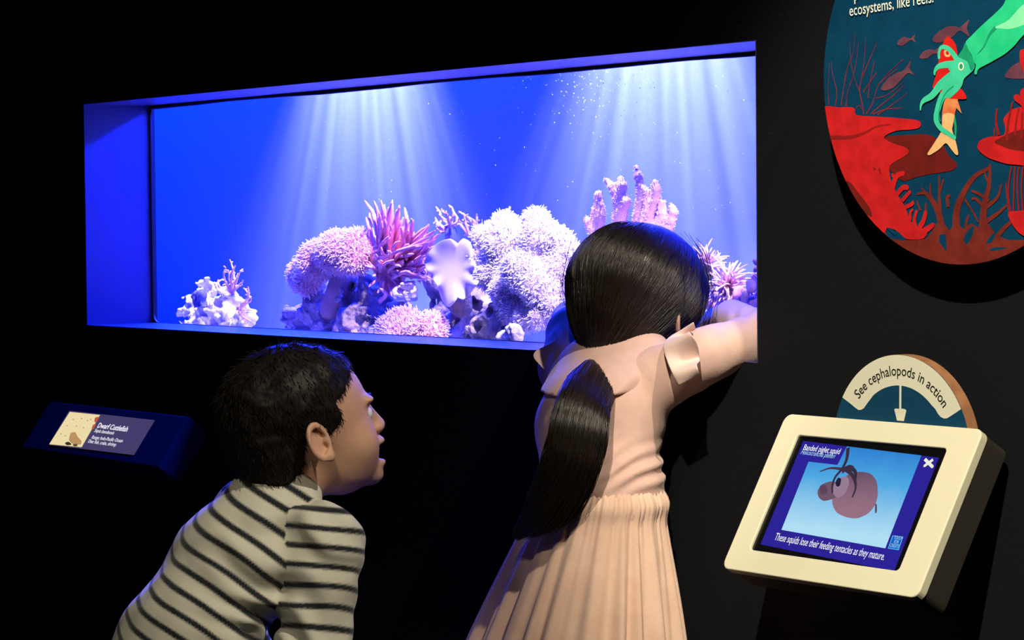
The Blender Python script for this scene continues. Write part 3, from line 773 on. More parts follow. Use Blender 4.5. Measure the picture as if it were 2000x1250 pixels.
b0a, b1a = sang(*zs((385, 780)))[0], sang(*zr((528, 722)))[0]
size = 0.0185
Qt = []
for x, y in Vt:
    a = math.radians(b0a + (b1a - b0a) * (x - x0) / (x1 - x0)); rr = rt + y * size
    Qt.append(sp_.p(rr * math.cos(a), -rr * math.sin(a), 0.0013))
build('lettering', Qt, Ft, M_INK, sg, smooth=False)
build('sign_bracket', *box(SC[0] - 0.03, SC[0] + 0.03, -0.031, 0.0, SC[1] + 0.034, SC[1] + 0.06), M_KDARK, sg, smooth=False)

# --- species label at the left
lp, lw, lh = tilted((97, 784), (41, 878), (369, 812), (306, 909), -0.075)
M_LBL = mat('label_stand_grey', (0.09, 0.10, 0.13), 0.5, 0.4)
lab = empty('species_label_stand', (lp.o[0] + lw / 2, 0, lp.o[2] - 0.16))
tag(lab, 'tilted dark species label stand with lit Dwarf Cuttlefish plate', 'label stand')
bevel(fix_normals(build('stand_block', *lp.slab(rounded_rect(0, lw, 0, lh, 0.003, 3), -0.055, 0.0), M_LBL, lab, smooth=False)), 0.003)
V, Fc = box(lp.o[0] + 0.05, lp.o[0] + lw - 0.05, -0.05, 0.0, lp.o[2] - 0.10, lp.o[2] - 0.05)
build('wall_bracket', V, Fc, M_KDARK, lab, smooth=False)
zL = lambda p: (20 + p[0] / 5, 760 + p[1] / 5)
PL = poly_px(lp, [(578, 212), (1415, 305), (1210, 645), (378, 545)], zL)
flat('plate', lp, PL, 0.0006, mat('label_plate_backlit', (0.1, 0.1, 0.16), 0.25, 0.4, emit=srgb(72, 64, 96), emit_strength=0.9), lab)
M_LPIC = mat('label_picture_backlit', (0.3, 0.28, 0.2), 0.3, 0.3, emit=srgb(236, 218, 160), emit_strength=1.0)
flat('plate_picture', lp, poly_px(lp, [(585, 225), (880, 255), (700, 570), (385, 540)], zL), 0.0010, M_LPIC, lab)
def lart(name, pts, c, h):
    flat(name, lp, smooth_poly(poly_px(lp, pts, zL)), h, mat(name, (0.1, 0.08, 0.05), 0.4, 0.2, emit=srgb(*c), emit_strength=0.9), lab)
lart('printed_cuttlefish', [(600, 430), (640, 425), (665, 470), (700, 510), (690, 545), (620, 540), (580, 505), (585, 460)], (198, 152, 98), 0.0013)
lart('printed_cuttlefish_shade', [(540, 530), (575, 518), (605, 545), (560, 552)], (58, 52, 36), 0.0015)
lart('printed_cuttlefish_shade', [(615, 545), (655, 540), (660, 560), (630, 562)], (90, 70, 40), 0.0015)
lart('printed_coral', [(832, 285), (868, 275), (850, 320), (828, 325)], (205, 92, 46), 0.0013)
lart('printed_coral', [(812, 355), (838, 345), (820, 390), (800, 395)], (205, 92, 46), 0.0013)
for q, (px, py) in enumerate([(620, 300), (700, 290), (760, 310), (560, 360), (650, 365), (720, 380), (500, 440), (790, 300), (540, 460)]):
    lart('printed_pebble', [(px - 9, py), (px, py - 8), (px + 10, py + 1), (px + 1, py + 7)], (196, 178, 124), 0.0012)
M_LTXT = mat('label_text_backlit', (0.5, 0.5, 0.5), 0.4, 0.2, emit=(0.92, 0.9, 0.86), emit_strength=1.0)
for w, a, b, s, bo, sh in (('Dwarf Cuttlefish', (850, 378), (1140, 418), 0.0155, 0.015, 0), ('Sepia bandensis', (820, 420), (1010, 447), 0.0105, 0.004, 0.2),
                   ('Range: Indo-Pacific Ocean', (795, 486), (1095, 523), 0.0105, 0.004, 0), ('Diet: fish, crabs, shrimp', (760, 525), (1030, 561), 0.0105, 0.004, 0)):
    text_on('lettering', lp, w, lp.uv(*zL(a)), lp.uv(*zL(b)), s, 0.0012, M_LTXT, lab, bo, sh)

# ================================================================== THE REEF
RNG = np.random.default_rng(11)
def bb(pts, pad):
    P = np.array(pts); return P.min(0) - pad, P.max(0) + pad
M_ROCK = mat('live_rock', (0.16, 0.13, 0.22), 0.9, 0.15, var=(0.44, 0.36, 0.48), var_scale=26, bump=0.8, bump_scale=120)
M_ROCKW = mat('bleached_rock', (0.62, 0.56, 0.66), 0.9, 0.15, var=(0.80, 0.74, 0.80), var_scale=30, bump=0.6, bump_scale=120)
M_ROCKB = mat('algae_rock', (0.12, 0.10, 0.14), 0.9, 0.15, var=(0.36, 0.24, 0.20), var_scale=22, bump=0.8, bump_scale=120)
def rock(name, label, blobs, m, Y, h=0.0035, rough=0.014, holes=0, hole_r=0.01, seed=1, freq=28, group='rocks of the reef', z_floor=0.79):
    """blobs: (px, py, dy, r_px) in the tank; a craggy stone with pits, standing on the tank floor"""
    k = mpp(Y); rng = np.random.default_rng(seed)
    S = [(at(px, py, Y + dy), r * k) for px, py, dy, r in blobs]
    C = np.array([c for c, _ in S]); R = np.array([r for _, r in S])
    lo, hi = (C - R[:, None]).min(0) - 0.03, (C + R[:, None]).max(0) + 0.03
    lo[2] = z_floor
    H = []
    for _ in range(holes):
        i = rng.integers(len(S)); d = unit(rng.normal(size=3) + np.array([0.5, -1.0, 0.2]))
        H.append((S[i][0] + d * S[i][1] * rng.uniform(0.75, 1.0), hole_r * rng.uniform(0.6, 1.5)))
    def fn(P):
        d = None
        for c, r in S:
            q = sd_ell(P, c, (r, r, r * 0.95)); d = q if d is None else smin(d, q, 0.018)
            foot = sd_cone(P, c, (c[0], c[1], z_floor - 0.02), r * 0.75, r * 0.95)
            d = smin(d, foot, 0.018)
        d = d + rough * (fbm(P, freq, 4, seed) * .65 + .45 * (.5 - np.abs(vnoise(P[0] * freq * 2.2, P[1] * freq * 2.2, P[2] * freq * 2.2, seed + 9))))
        for c, r in H: d = smax(d, -sd_ell(P, c, (r, r * 1.6, r)), 0.004)
        return smax(d, z_floor + 0.001 - P[2], 0.001)
    V, Q = surface(fn, lo, hi, h, 1.5)
    o = build(name, V, Q, m, loc=(C[:, 0].mean(), C[:, 1].mean(), z_floor))
    tag(o, label, 'rock', group)
    return o
rock('reef_rock', 'small white pitted rock at the far left end of the reef', [(378, 590, 0, 22), (402, 568, .01, 22), (420, 610, -.01, 30), (455, 600, 0, 28), (470, 622, 0, 24), (366, 618, 0, 20), (440, 580, 0, 22)], M_ROCKW, 0.33, 0.003, 0.02, 34, 0.009, 3, 34)
rock('reef_rock', 'flat dark rock chip perched on the white pitted rock', [(385, 580, -.03, 12), (397, 574, -.03, 12)], mat('dark_rock', (0.10, 0.10, 0.22), 0.9, 0.1, bump=.5), 0.30, 0.003, 0.008, 2, 0.006, 6, 40, z_floor=at(390, 600, .3)[2])
rock('reef_rock', 'broad purple grey rock below the pink toadstool coral', [(600, 620, 0, 42), (640, 590, .01, 48), (690, 575, .02, 52), (740, 580, .02, 50), (700, 625, -.01, 55), (775, 605, .01, 40), (655, 640, -.01, 45), (745, 635, 0, 45)], M_ROCK, 0.36, 0.0035, 0.024, 44, 0.012, 8, 24)
rock('reef_rock', 'smooth brown rock edge left of the purple grey rock', [(590, 615, 0, 26), (612, 596, 0, 24), (578, 635, 0, 18)], M_ROCKB, 0.40, 0.0035, 0.006, 4, 0.01, 12, 20)
rock('reef_rock', 'pale knob of rock sticking out below the pink finger coral', [(795, 562, 0, 15), (808, 570, .01, 14), (785, 574, 0, 14)], M_ROCKW, 0.31, 0.003, 0.012, 10, 0.006, 14, 36, z_floor=at(795, 590, .31)[2])
rock('reef_rock', 'dark rock column under the white ruffled coral', [(905, 590, 0, 32), (895, 630, 0, 32), (935, 600, .02, 30), (910, 560, .03, 26), (860, 530, .05, 22), (840, 540, .04, 20)], M_ROCK, 0.37, 0.0035, 0.018, 20, 0.01, 21, 28)
rock('reef_rock', 'purple rock mound in front of the white fuzzy coral', [(950, 640, 0, 30), (970, 615, 0, 24), (985, 650, 0, 24), (930, 655, 0, 24)], M_ROCK, 0.27, 0.003, 0.012, 10, 0.008, 23, 30)
rock('reef_rock', 'small pale nubby rock by the sill under the white coral', [(998, 648, 0, 11), (1012, 652, 0, 10), (978, 655, 0, 8)], M_ROCKW, 0.22, 0.0025, 0.009, 8, 0.004, 27, 46)
rock('reef_rock', 'rock carrying the tall finger coral behind the girl', [(1200, 560, 0, 60), (1260, 540, 0, 60), (1150, 590, 0, 50), (1310, 580, 0, 50)], M_ROCK, 0.44, 0.005, 0.02, 16, 0.012, 31, 24)
rock('reef_rock', 'mauve rock carrying the anemones at the right end', [(1410, 610, 0, 34), (1450, 610, 0, 34), (1380, 620, 0, 32), (1490, 610, 0, 34), (1385, 575, .02, 26), (1376, 545, .03, 18), (1425, 588, .0, 24), (1485, 560, .03, 26), (1486, 530, .03, 18)], M_ROCK, 0.34, 0.004, 0.018, 14, 0.01, 33, 26)

M_PINK = mat('coral_pink_flesh', (0.62, 0.25, 0.36), 0.7, 0.2, var=(0.70, 0.33, 0.42), var_scale=40)
M_PINKP = mat('coral_pink_polyps', (0.62, 0.24, 0.36), 0.6, 0.2, attr='tip', attr_col=(0.95, 0.74, 0.80))
M_PINKF = mat('coral_finger_pink', (0.70, 0.24, 0.38), 0.55, 0.3, attr='tip', attr_col=(0.90, 0.44, 0.54), bump=0.2, bump_scale=160)
M_WHITE = mat('coral_white_flesh', (0.52, 0.40, 0.62), 0.7, 0.2)
M_WHITEP = mat('coral_white_polyps', (0.60, 0.48, 0.68), 0.6, 0.2, attr='tip', attr_col=(0.97, 0.95, 0.97))
M_RUFF = mat('coral_ruffle_cream', (0.74, 0.64, 0.76), 0.5, 0.3, sss=0.0)
M_PURP = mat('coral_purple', (0.42, 0.16, 0.40), 0.6, 0.3, attr='tip', attr_col=(0.80, 0.52, 0.70))
M_STALK = mat('coral_stalk', (0.36, 0.22, 0.34), 0.7, 0.2)
M_ANEM = mat('anemone_pink', (0.66, 0.26, 0.46), 0.5, 0.3, attr='tip', attr_col=(0.96, 0.72, 0.80))
M_LEAF = mat('coral_leaf_mauve', (0.58, 0.24, 0.48), 0.6, 0.3, var=(0.74, 0.40, 0.60), var_scale=30)

def fuzz(name, V, Q, n, length, rad, m, parent, seed=0, droop=0.2, jit=0.35, face=None):
    rng = np.random.default_rng(seed)
    P, N = scatter(V, Q, n, rng)
    if face is not None:
        keep = face(P, N); P, N = P[keep], N[keep]
    D = unit(N + rng.normal(size=N.shape) * jit)
    L = length * rng.uniform(0.6, 1.25, (len(P), 1))
    K = 4
    t = np.linspace(0, 1, K)[None, :, None]
    bend = rng.normal(size=(len(P), 1, 3)) * 0.25 + np.array([0, 0, -droop])
    path = P[:, None] - N[:, None] * 0.0015 + D[:, None] * L[:, None] * t + bend * L[:, None] * t ** 2
    R = np.array([1.0, 0.9, 0.95, 0.55])[None] * rad * rng.uniform(0.8, 1.2, (len(P), 1))
    Vt, Qt, tt = tubes(path, R, 4)
    o = build(name, Vt, Qt, m, parent, attrs={'tip': np.clip(tt * 1.15, 0, 1) ** 1.5})
    o['kind'] = 'stuff'
    return o
def coral(name, label, base, group='corals on the reef'):
    o = empty(name, base); tag(o, label, 'coral', group); return o

# --- pink toadstool leather coral
Y = 0.33; k = mpp(Y)
c0 = coral('toadstool_coral', 'pink fuzzy toadstool coral cap leaning left on a thick stalk', at(650, 610, Y))
ax = unit(CR * math.cos(math.radians(27)) + CU * math.sin(math.radians(27))); up = unit(np.cross(np.cross(ax, unit(-CU * 0.3 + CF)), ax) * -1)
cpts = [at(x, y, Y + d) for x, y, d in [(590, 535, 0), (622, 508, -.012), (660, 492, -.015), (700, 480, 0), (600, 550, -.01), (690, 505, -.02)]]
def fn(P):
    d = None
    for c, r in zip(cpts, (30, 42, 44, 36, 26, 30)):
        q = sd_ell(P, c, (r * k * 1.05, r * k * 0.9, r * k * 0.98)); d = q if d is None else smin(d, q, 0.03)
    groove = sd_cone(P, at(612, 522, Y - .055), at(715, 487, Y - .05), 0.008, 0.006)
    d = smax(d, -groove, 0.015)
    return d + 0.003 * fbm(P, 40, 2, 5)
V, Q = surface(fn, *bb(cpts, 0.06), 0.003)
V = relax(V, Q, 2)
build('cap', V, Q, M_PINK, c0)
fuzz('polyps', V, Q, 7500, 0.0085, 0.00095, M_PINKP, c0, 2, 0.1)
sa, sb = at(668, 545, Y + .02), at(652, 606, Y + .02)
V, Q = surface(lambda P: sd_cone(P, sa, sb, 0.022, 0.028) + 0.002 * fbm(P, 50, 2, 3), *bb([sa, sb], 0.06), 0.004)
build('stalk', V, Q, mat('coral_stalk_tan', (0.42, 0.24, 0.30), 0.6, 0.2), c0)

# --- pink finger coral
def fingers(name, label, roots, Y, m, rng, rad=0.0042, sides=7, K=9, parent=None, part='finger'):
    """roots: (px, py, tip px, tip py, dy of tip, sway)"""
    o = parent or coral(name, label, at(roots[0][0], roots[0][1], Y))
    for i, (x0, y0, x1, y1, dy, sw) in enumerate(roots):
        a, b = at(x0, y0, Y), at(x1, y1, Y + dy)
        mid = (a + b) / 2 + CR * sw * np.linalg.norm(b - a)
        t = np.linspace(0, 1, K)[:, None]
        P = (1 - t) ** 2 * a + 2 * t * (1 - t) * mid + t ** 2 * b
        P += rng.normal(size=P.shape) * 0.0006
        R = rad * np.array([1.15, 1.12, 1.08, 1.03, 1.0, 0.95, 0.88, 0.72, 0.3])
        Vt, Qt, tt = tubes(P[None], R[None] * rng.uniform(0.85, 1.15), sides)
        n = len(Vt); Vt = np.vstack([Vt, P[-1] + unit(P[-1] - P[-2]) * rad * 0.35])
        Fc = [tuple(q) for q in Qt] + [(n - sides + j, n - sides + (j + 1) % sides, n) for j in range(sides)]
        build(part, Vt, Fc, m, o, attrs={'tip': np.append(tt, 1.0) ** 1.3})
    return o
rng = np.random.default_rng(5)
roots = []
for i in range(78):
    u = rng.random()
    ang = math.radians(118 - 95 * u + rng.normal() * 7)
    L = rng.uniform(50, 98) if u < .6 else rng.uniform(34, 74)
    x0, y0 = 738 + 62 * u + rng.normal() * 9, 488 + 22 * u + rng.normal() * 16
    x1, y1 = x0 + L * math.cos(ang) * .75 + 6, max(y0 - L * math.sin(ang) * 1.05, 392)
    roots.append((x0, y0, x1, y1, rng.uniform(-.05, .02), rng.normal() * 0.07 + 0.05))
for i in range(34):
    x0, y0 = 752 + rng.normal() * 16, 520 + rng.normal() * 22
    ang = rng.uniform(-0.6, 2.2); L = rng.uniform(22, 44)
    roots.append((x0, y0, x0 + L * math.cos(ang), y0 - L * math.sin(ang), rng.uniform(-.05, -.02), rng.normal() * 0.12))
for x1, y1 in ((720, 560), (738, 572), (765, 578), (800, 590), (790, 575), (728, 540), (716, 520), (812, 525), (830, 500), (838, 462), (848, 470), (822, 540), (835, 545)):
    roots.append((756 + rng.normal() * 8, 530 + rng.normal() * 8, x1, y1, -.03, rng.normal() * .15))
c1 = fingers('finger_coral', 'bushy pink finger coral swaying right behind the toadstool coral', roots, 0.34, M_PINKF, rng, 0.0040)
fb = [at(x, y, 0.345) for x, y in ((742, 500), (765, 505), (785, 515), (755, 535), (770, 550))]
def fn(P):
    d = None
    for c in fb:
        q = sd_ell(P, c, (.023, .018, .026)); d = q if d is None else smin(d, q, .02)
    return d + .004 * fbm(P, 60, 2, 4)
V, Q = surface(fn, *bb(fb, .05), .004)
build('base', V, Q, mat('coral_finger_base', (0.58, 0.22, 0.32), 0.6, 0.3), c1)

# --- small purple branching corals
def bush(name, label, base_px, Y, tips, m, rng, rad, twigs=5, tw_len=9, group='corals on the reef'):
    o = coral(name, label, at(*base_px, Y), group)
    paths = []; radii = []
    for (x1, y1) in tips:
        a = at(*base_px, Y); b = at(x1, y1, Y + rng.normal() * .012)
        t = np.linspace(0, 1, 7)[:, None]
        P = a + (b - a) * t + CR * (np.sin(t * 3.1) * rng.normal() * .008) + rng.normal(size=(7, 3)) * .0008
        br = [(P, rad)]
        for _ in range(twigs):
            j = rng.integers(2, 7); d = unit(unit(b - a) * .5 + rng.normal(size=3) * .8)
            L = tw_len * mpp(Y) * rng.uniform(.6, 1.4)
            br.append((P[j] + d * L * t, rad * .62))
        parts = []
        for Pb, rr in br:
            Vt, Qt, tt = tubes(Pb[None], (np.array([1, .95, .9, .85, .8, .75, .45]) * rr)[None], 5)
            parts.append((Vt, Qt))
        n = 0; VV = []; QQ = []
        for Vt, Qt in parts: VV.append(Vt); QQ.append(Qt + n); n += len(Vt)
        build('branch', np.vstack(VV), np.vstack(QQ), m, o, attrs={'tip': np.tile(np.repeat(np.linspace(.2, 1, 7), 5), len(parts))})
    return o
rng = np.random.default_rng(8)
c = bush('branching_coral', 'small mauve branching coral on top of the white pitted rock', (455, 572), 0.33, [(441, 522), (450, 514), (460, 518), (469, 530), (436, 545), (474, 550), (447, 530), (464, 540)], M_PURP, rng, .0030, 7, 8)
c = bush('branching_coral', 'mauve twiggy coral growing down the right side of the white rock', (470, 600), 0.31, [(484, 575), (488, 582), (478, 565), (486, 605), (490, 628), (480, 632), (484, 560)], M_PURP, rng, .0028, 6, 7)
c = bush('branching_coral', 'spiky purple branching coral on a dark stem above the ruffled coral', (878, 452), 0.38, [(852, 404), (862, 412), (872, 418), (850, 425), (856, 440), (888, 420), (896, 432), (884, 436), (866, 428), (860, 452)], M_PURP, rng, .0030, 8, 8)
sa, sb = at(878, 445, .38), at(890, 490, .38)
V, Q = surface(lambda P: sd_cone(P, sa, sb, .010, .017) + .001 * fbm(P, 80, 2, 3), *bb([sa, sb], .04), .003)
build('stem', V, Q, mat('coral_stem_slate', (0.10, 0.12, 0.24), .7, .2), c)
c = bush('branching_coral', 'soft pink feathery coral behind the white fuzzy coral', (926, 470), 0.45, [(884, 406), (896, 414), (908, 424), (918, 430), (930, 424), (912, 440), (928, 452)], M_ANEM, rng, .0034, 9, 8)
c = bush('branching_coral', 'thin pink twiggy coral between the finger coral and ruffled coral', (826, 520), 0.37, [(808, 462), (822, 450), (836, 455), (846, 466), (850, 480), (812, 490), (838, 500), (830, 540), (822, 548)], M_PINKF, rng, .0030, 7, 9)

# --- white ruffled coral
Y = 0.27; k = mpp(Y)
c2 = coral('ruffled_coral', 'smooth white ruffled leather coral with wavy rim', at(892, 600, Y))
# a tilted dish whose rim waves towards and away from the viewer, deepest along the lower edge
n_r, n_t = 26, 280
ctr_px = (882, 524)
outl = np.array([(829, 512), (834, 530), (846, 545), (858, 562), (864, 585), (877, 602), (887, 593), (894, 582), (905, 587), (915, 580), (925, 566), (937, 548), (930, 525), (922, 495), (918, 470), (906, 464), (895, 476), (880, 465), (862, 470), (843, 486)], float) - ctr_px
oa = np.unwrap(np.arctan2(-outl[:, 1], outl[:, 0])); orad = np.hypot(outl[:, 0], outl[:, 1])
oa3 = np.concatenate([oa - 2 * math.pi, oa, oa + 2 * math.pi]); or3 = np.tile(orad, 3); oi = np.argsort(oa3)
VV = []
for i in range(n_r):
    s = .04 + .96 * i / (n_r - 1)
    for t in np.linspace(0, 2 * math.pi, n_t, endpoint=False):
        low = (.5 - .5 * math.sin(t + .2)) ** 1.3                       # 1 along the lower edge
        wave = math.sin(8 * t + 1.0 * math.sin(2 * t) + .9)
        edge = np.interp(t, oa3[oi], or3[oi])
        rad = s * (46 * (1 - s ** 3) + edge * s ** 3)
        px, py = ctr_px[0] + math.cos(t) * rad, ctr_px[1] - math.sin(t) * rad
        lift = ((4 + 15 * low) * wave * s ** 7 + 14 * s ** 2.5 * (1 - .7 * low) + .42 * (py - ctr_px[1])) * k
        lip = -5 * k * max(0, (s - .86) / .14) ** 2
        VV.append(at(px, py, Y) - CF * (lift + lip))
Q = [(i * n_t + j, i * n_t + (j + 1) % n_t, (i + 1) * n_t + (j + 1) % n_t, (i + 1) * n_t + j) for i in range(n_r - 1) for j in range(n_t)]
Vr = relax(np.array(VV), np.array(Q), 1, .4)
Vr = np.vstack([Vr, Vr[:n_t].mean(0)])
o = build('ruffle', Vr, Q + [(j, len(Vr) - 1, (j + 1) % n_t) for j in range(n_t)], M_RUFF, c2)
fix_normals(o)
sm = o.modifiers.new('thickness', 'SOLIDIFY'); sm.thickness = 0.0045; sm.offset = 0
ss = o.modifiers.new('smooth', 'SUBSURF'); ss.levels = ss.render_levels = 1
sa, sb = at(890, 530, Y + .035), at(902, 600, Y + .05)
V, Q = surface(lambda P: sd_cone(P, sa, sb, .022, .020), *bb([sa, sb], .04), .004)
build('stalk', V, Q, M_ROCKB, c2)

# --- big white fuzzy leather coral
Y = 0.30; k = mpp(Y)
c3 = coral('leather_coral', 'large bright white fuzzy leather coral with folded lobes', at(1025, 650, Y))
lob = [(1025, 520, .03, 74), (990, 470, .0, 46), (984, 438, .0, 25), (1046, 434, .0, 27), (1055, 470, .0, 44), (946, 462, .0, 26), (940, 510, -.01, 26), (965, 530, -.005, 40), (1090, 470, .01, 28), (1114, 492, .01, 20), (1100, 525, .01, 40), (1062, 570, -.02, 42), (1078, 600, -.03, 20), (975, 565, -.035, 20), (985, 590, -.03, 22), (1000, 610, -.025, 26), (1030, 620, -.03, 26), (1052, 622, -.04, 20), (1010, 560, .0, 48), (1018, 530, -.035, 40), (1045, 550, -.03, 34)]
LC = [(at(x, y, Y + d), r * k) for x, y, d, r in lob]
def fn(P):
    d = None
    for c, r in LC:
        q = sd_ell(P, c, (r, r * .9, r)); d = q if d is None else smin(d, q, .007)
    return d + .003 * fbm(P, 45, 2, 9)
V, Q = surface(fn, *bb([c for c, _ in LC], .09), .0035)
V = relax(V, Q, 2)
build('flesh', V, Q, M_WHITE, c3)
fuzz('polyps', V, Q, 17000, .0068, .00068, M_WHITEP, c3, 5, .05, .28)

# --- low pink fuzzy coral by the sill
Y = 0.235; k = mpp(Y)
c4 = coral('mushroom_coral', 'low pink fuzzy coral cap just above the sill', at(800, 665, Y))
lob = [(770, 648, 0, 38), (800, 640, .012, 36), (835, 650, 0, 36), (788, 622, .01, 22), (845, 632, .01, 22), (800, 675, 0, 60)]
LC4 = [(at(x, y, Y + d), r * k) for x, y, d, r in lob]
def fn(P):
    d = None
    for c, r in LC4:
        q = sd_ell(P, c, (r, r, r * .9)); d = q if d is None else smin(d, q, .016)
    gr = sd_cone(P, at(812, 612, Y - .03), at(800, 660, Y - .05), .010, .006)
    return smax(smax(d, -gr, .012), .795 - P[2], .002)
V, Q = surface(fn, *bb([c for c, _ in LC4], .07), .003)
V = relax(V, Q, 2)
build('cap', V, Q, M_PINK, c4)
fuzz('polyps', V, Q, 5200, .0085, .0010, M_PINKP, c4, 7, .0, .35)

# --- tall pink finger coral behind the girl's head
Y = 0.44; k = mpp(Y)
c5 = coral('finger_coral', 'tall pale pink finger coral rising behind the girl', at(1240, 520, Y))
segs = [[(1165, 465, 13), (1152, 436, 9), (1146, 428, 6)], [(1165, 465, 15), (1172, 420, 10), (1168, 378, 7)], [(1165, 450, 13), (1163, 420, 8), (1161, 408, 6)],
        [(1208, 465, 17), (1211, 420, 12), (1208, 390, 9), (1196, 366, 7), (1184, 352, 5)], [(1208, 395, 10), (1216, 365, 8), (1212, 350, 6)], [(1212, 420, 11), (1222, 395, 9), (1220, 384, 6)], [(1205, 375, 7), (1203, 360, 5)],
        [(1250, 465, 18), (1250, 420, 12), (1252, 380, 9), (1247, 345, 7), (1243, 327, 5.5)], [(1252, 400, 9), (1258, 368, 6)], [(1262, 440, 15), (1268, 400, 9), (1264, 376, 7)], [(1268, 435, 15), (1280, 395, 9), (1282, 372, 8), (1279, 357, 6)],
        [(1285, 450, 16), (1295, 420, 10), (1293, 398, 7)], [(1298, 455, 14), (1310, 430, 9), (1316, 415, 7), (1313, 404, 6)], [(1240, 480, 30), (1290, 480, 28), (1180, 490, 26)]]
def fn(P):
    d = None
    for s in segs:
        pts = [(at(x, y, Y), r * k) for x, y, r in s]
        for (a, ra), (b, rb) in zip(pts[:-1], pts[1:]):
            q = sd_cone(P, a, b, ra, rb); d = q if d is None else smin(d, q, .005)
    return d + .0012 * fbm(P, 150, 2, 2)
allp = [at(x, y, Y) for s in segs for x, y, r in s]
V, Q = surface(fn, *bb(allp, .04), .003)
build('branches', V, Q, mat('coral_finger_pale', (0.66, 0.34, 0.48), .6, .25, var=(.76, .46, .58), var_scale=50), c5)
fuzz('polyps', V, Q, 7000, .0032, .0007, mat('coral_finger_pale_polyps', (.74, .44, .56), .6, .2, attr='tip', attr_col=(.94, .78, .82)), c5, 3, 0, .5)

# --- anemones and leafy coral at the right end
def anemone(name, label, px, py, Y, n, L, rad, dirs, m, seed, spread=.8):
    rng = np.random.default_rng(seed); o = coral(name, label, at(px, py, Y)); tag(o, cat='anemone', group='anemones at the right end')
    k = mpp(Y); c = at(px, py, Y)
    V, Q = surface(lambda P: sd_ell(P, c, (L * .30 * k,) * 3), c - L * k, c + L * k, .004)
    build('column', V, Q, M_STALK, o)
    D = unit(np.array(dirs) + rng.normal(size=(n, 3)) * spread); t = np.linspace(0, 1, 8)[None, :, None]
    Ls = L * k * rng.uniform(.6, 1.1, (n, 1, 1))
    side = np.cross(D, rng.normal(size=(n, 3)))
    P = c + D[:, None] * (L * k * .15 + Ls * t) + side[:, None] * Ls * .35 * t ** 2 + np.array([0, 0, -.12]) * Ls * t ** 2
    for i in range(n):
        Vt, Qt, tt = tubes(P[i:i + 1], (np.array([1, 1, .95, .9, .85, .78, .7, .35]) * rad)[None], 5)
        build('tentacle', Vt, Qt, m, o, attrs={'tip': tt})
    return o
anemone('anemone', 'pink anemone half hidden behind the right side of the girl', 1376, 520, 0.36, 70, 38, .0019, -CF * .3 + CR * .35 + CU * .25, M_ANEM, 3)
anemone('anemone', 'pale pink spiky anemone right of the girl', 1420, 562, 0.32, 90, 46, .0019, -CF * .5 + CU * .35, M_ANEM, 4)
def leafy(name, label, spots, Y, seed):
    rng = np.random.default_rng(seed); o = coral(name, label, at(spots[0][0], spots[0][1], Y)); k = mpp(Y)
    for x, y, r in spots:
        c = at(x, y, Y + rng.uniform(-.02, .02)); M = rot(rng.uniform(-3, 3), rng.uniform(-1, 1), rng.uniform(-1, 1))
        V, Q = surface(lambda P: smin(sd_ell(P, c, (r * k, r * k * .45, r * k * .75), M), sd_ell(P, c + M[0] * r * k * .7, (r * k * .5, r * k * .35, r * k * .45), M), .006) + .0015 * fbm(P, 90, 2, 6), c - r * k * 2.2, c + r * k * 2.2, .003)
        build('lobe', V, Q, M_LEAF, o)
    return o
sp = [(1440, 572, 14), (1455, 585, 15), (1468, 560, 15), (1448, 596, 13), (1470, 592, 15), (1462, 575, 12), (1474, 545, 12), (1436, 588, 11), (1478, 525, 10), (1484, 575, 14), (1488, 550, 13), (1458, 602, 12), (1475, 510, 8), (1430, 600, 12)]
leafy('leaf_coral', 'mauve leafy lobed coral at the right edge of the window', sp, 0.29, 5)
leafy('leaf_coral', 'little mauve lobes between the two anemones', [(1395, 580, 12), (1405, 595, 12), (1388, 598, 12), (1415, 604, 11)], 0.31, 9)

# --- fine bubbles drifting near the water surface
rng = np.random.default_rng(20)
n = 420
bx = np.concatenate([rng.normal(1180, 60, 260), rng.uniform(560, 1460, 160)]); by = np.concatenate([np.abs(rng.normal(0, 70, 260)) + 130, rng.uniform(140, 420, 160)])
Yb = rng.uniform(.2, .5, n)
C = np.array([at(x, y, yy) for x, y, yy in zip(bx, by, Yb)])
rb = rng.uniform(.0004, .0011, n)
octa = np.array([(1, 0, 0), (-1, 0, 0), (0, 1, 0), (0, -1, 0), (0, 0, 1), (0, 0, -1)], float)
of = np.array([(0, 2, 4), (2, 1, 4), (1, 3, 4), (3, 0, 4), (2, 0, 5), (1, 2, 5), (3, 1, 5), (0, 3, 5)])
Vb = (C[:, None] + octa[None] * rb[:, None, None]).reshape(-1, 3); Fb = (of[None] + np.arange(n)[:, None, None] * 6).reshape(-1, 3)
tag(build('bubbles', Vb, Fb, mat('bubble_white', (.85, .88, .95), .2, .6)), 'fine bubbles drifting in the blue aquarium water', 'bubbles', kind='stuff')

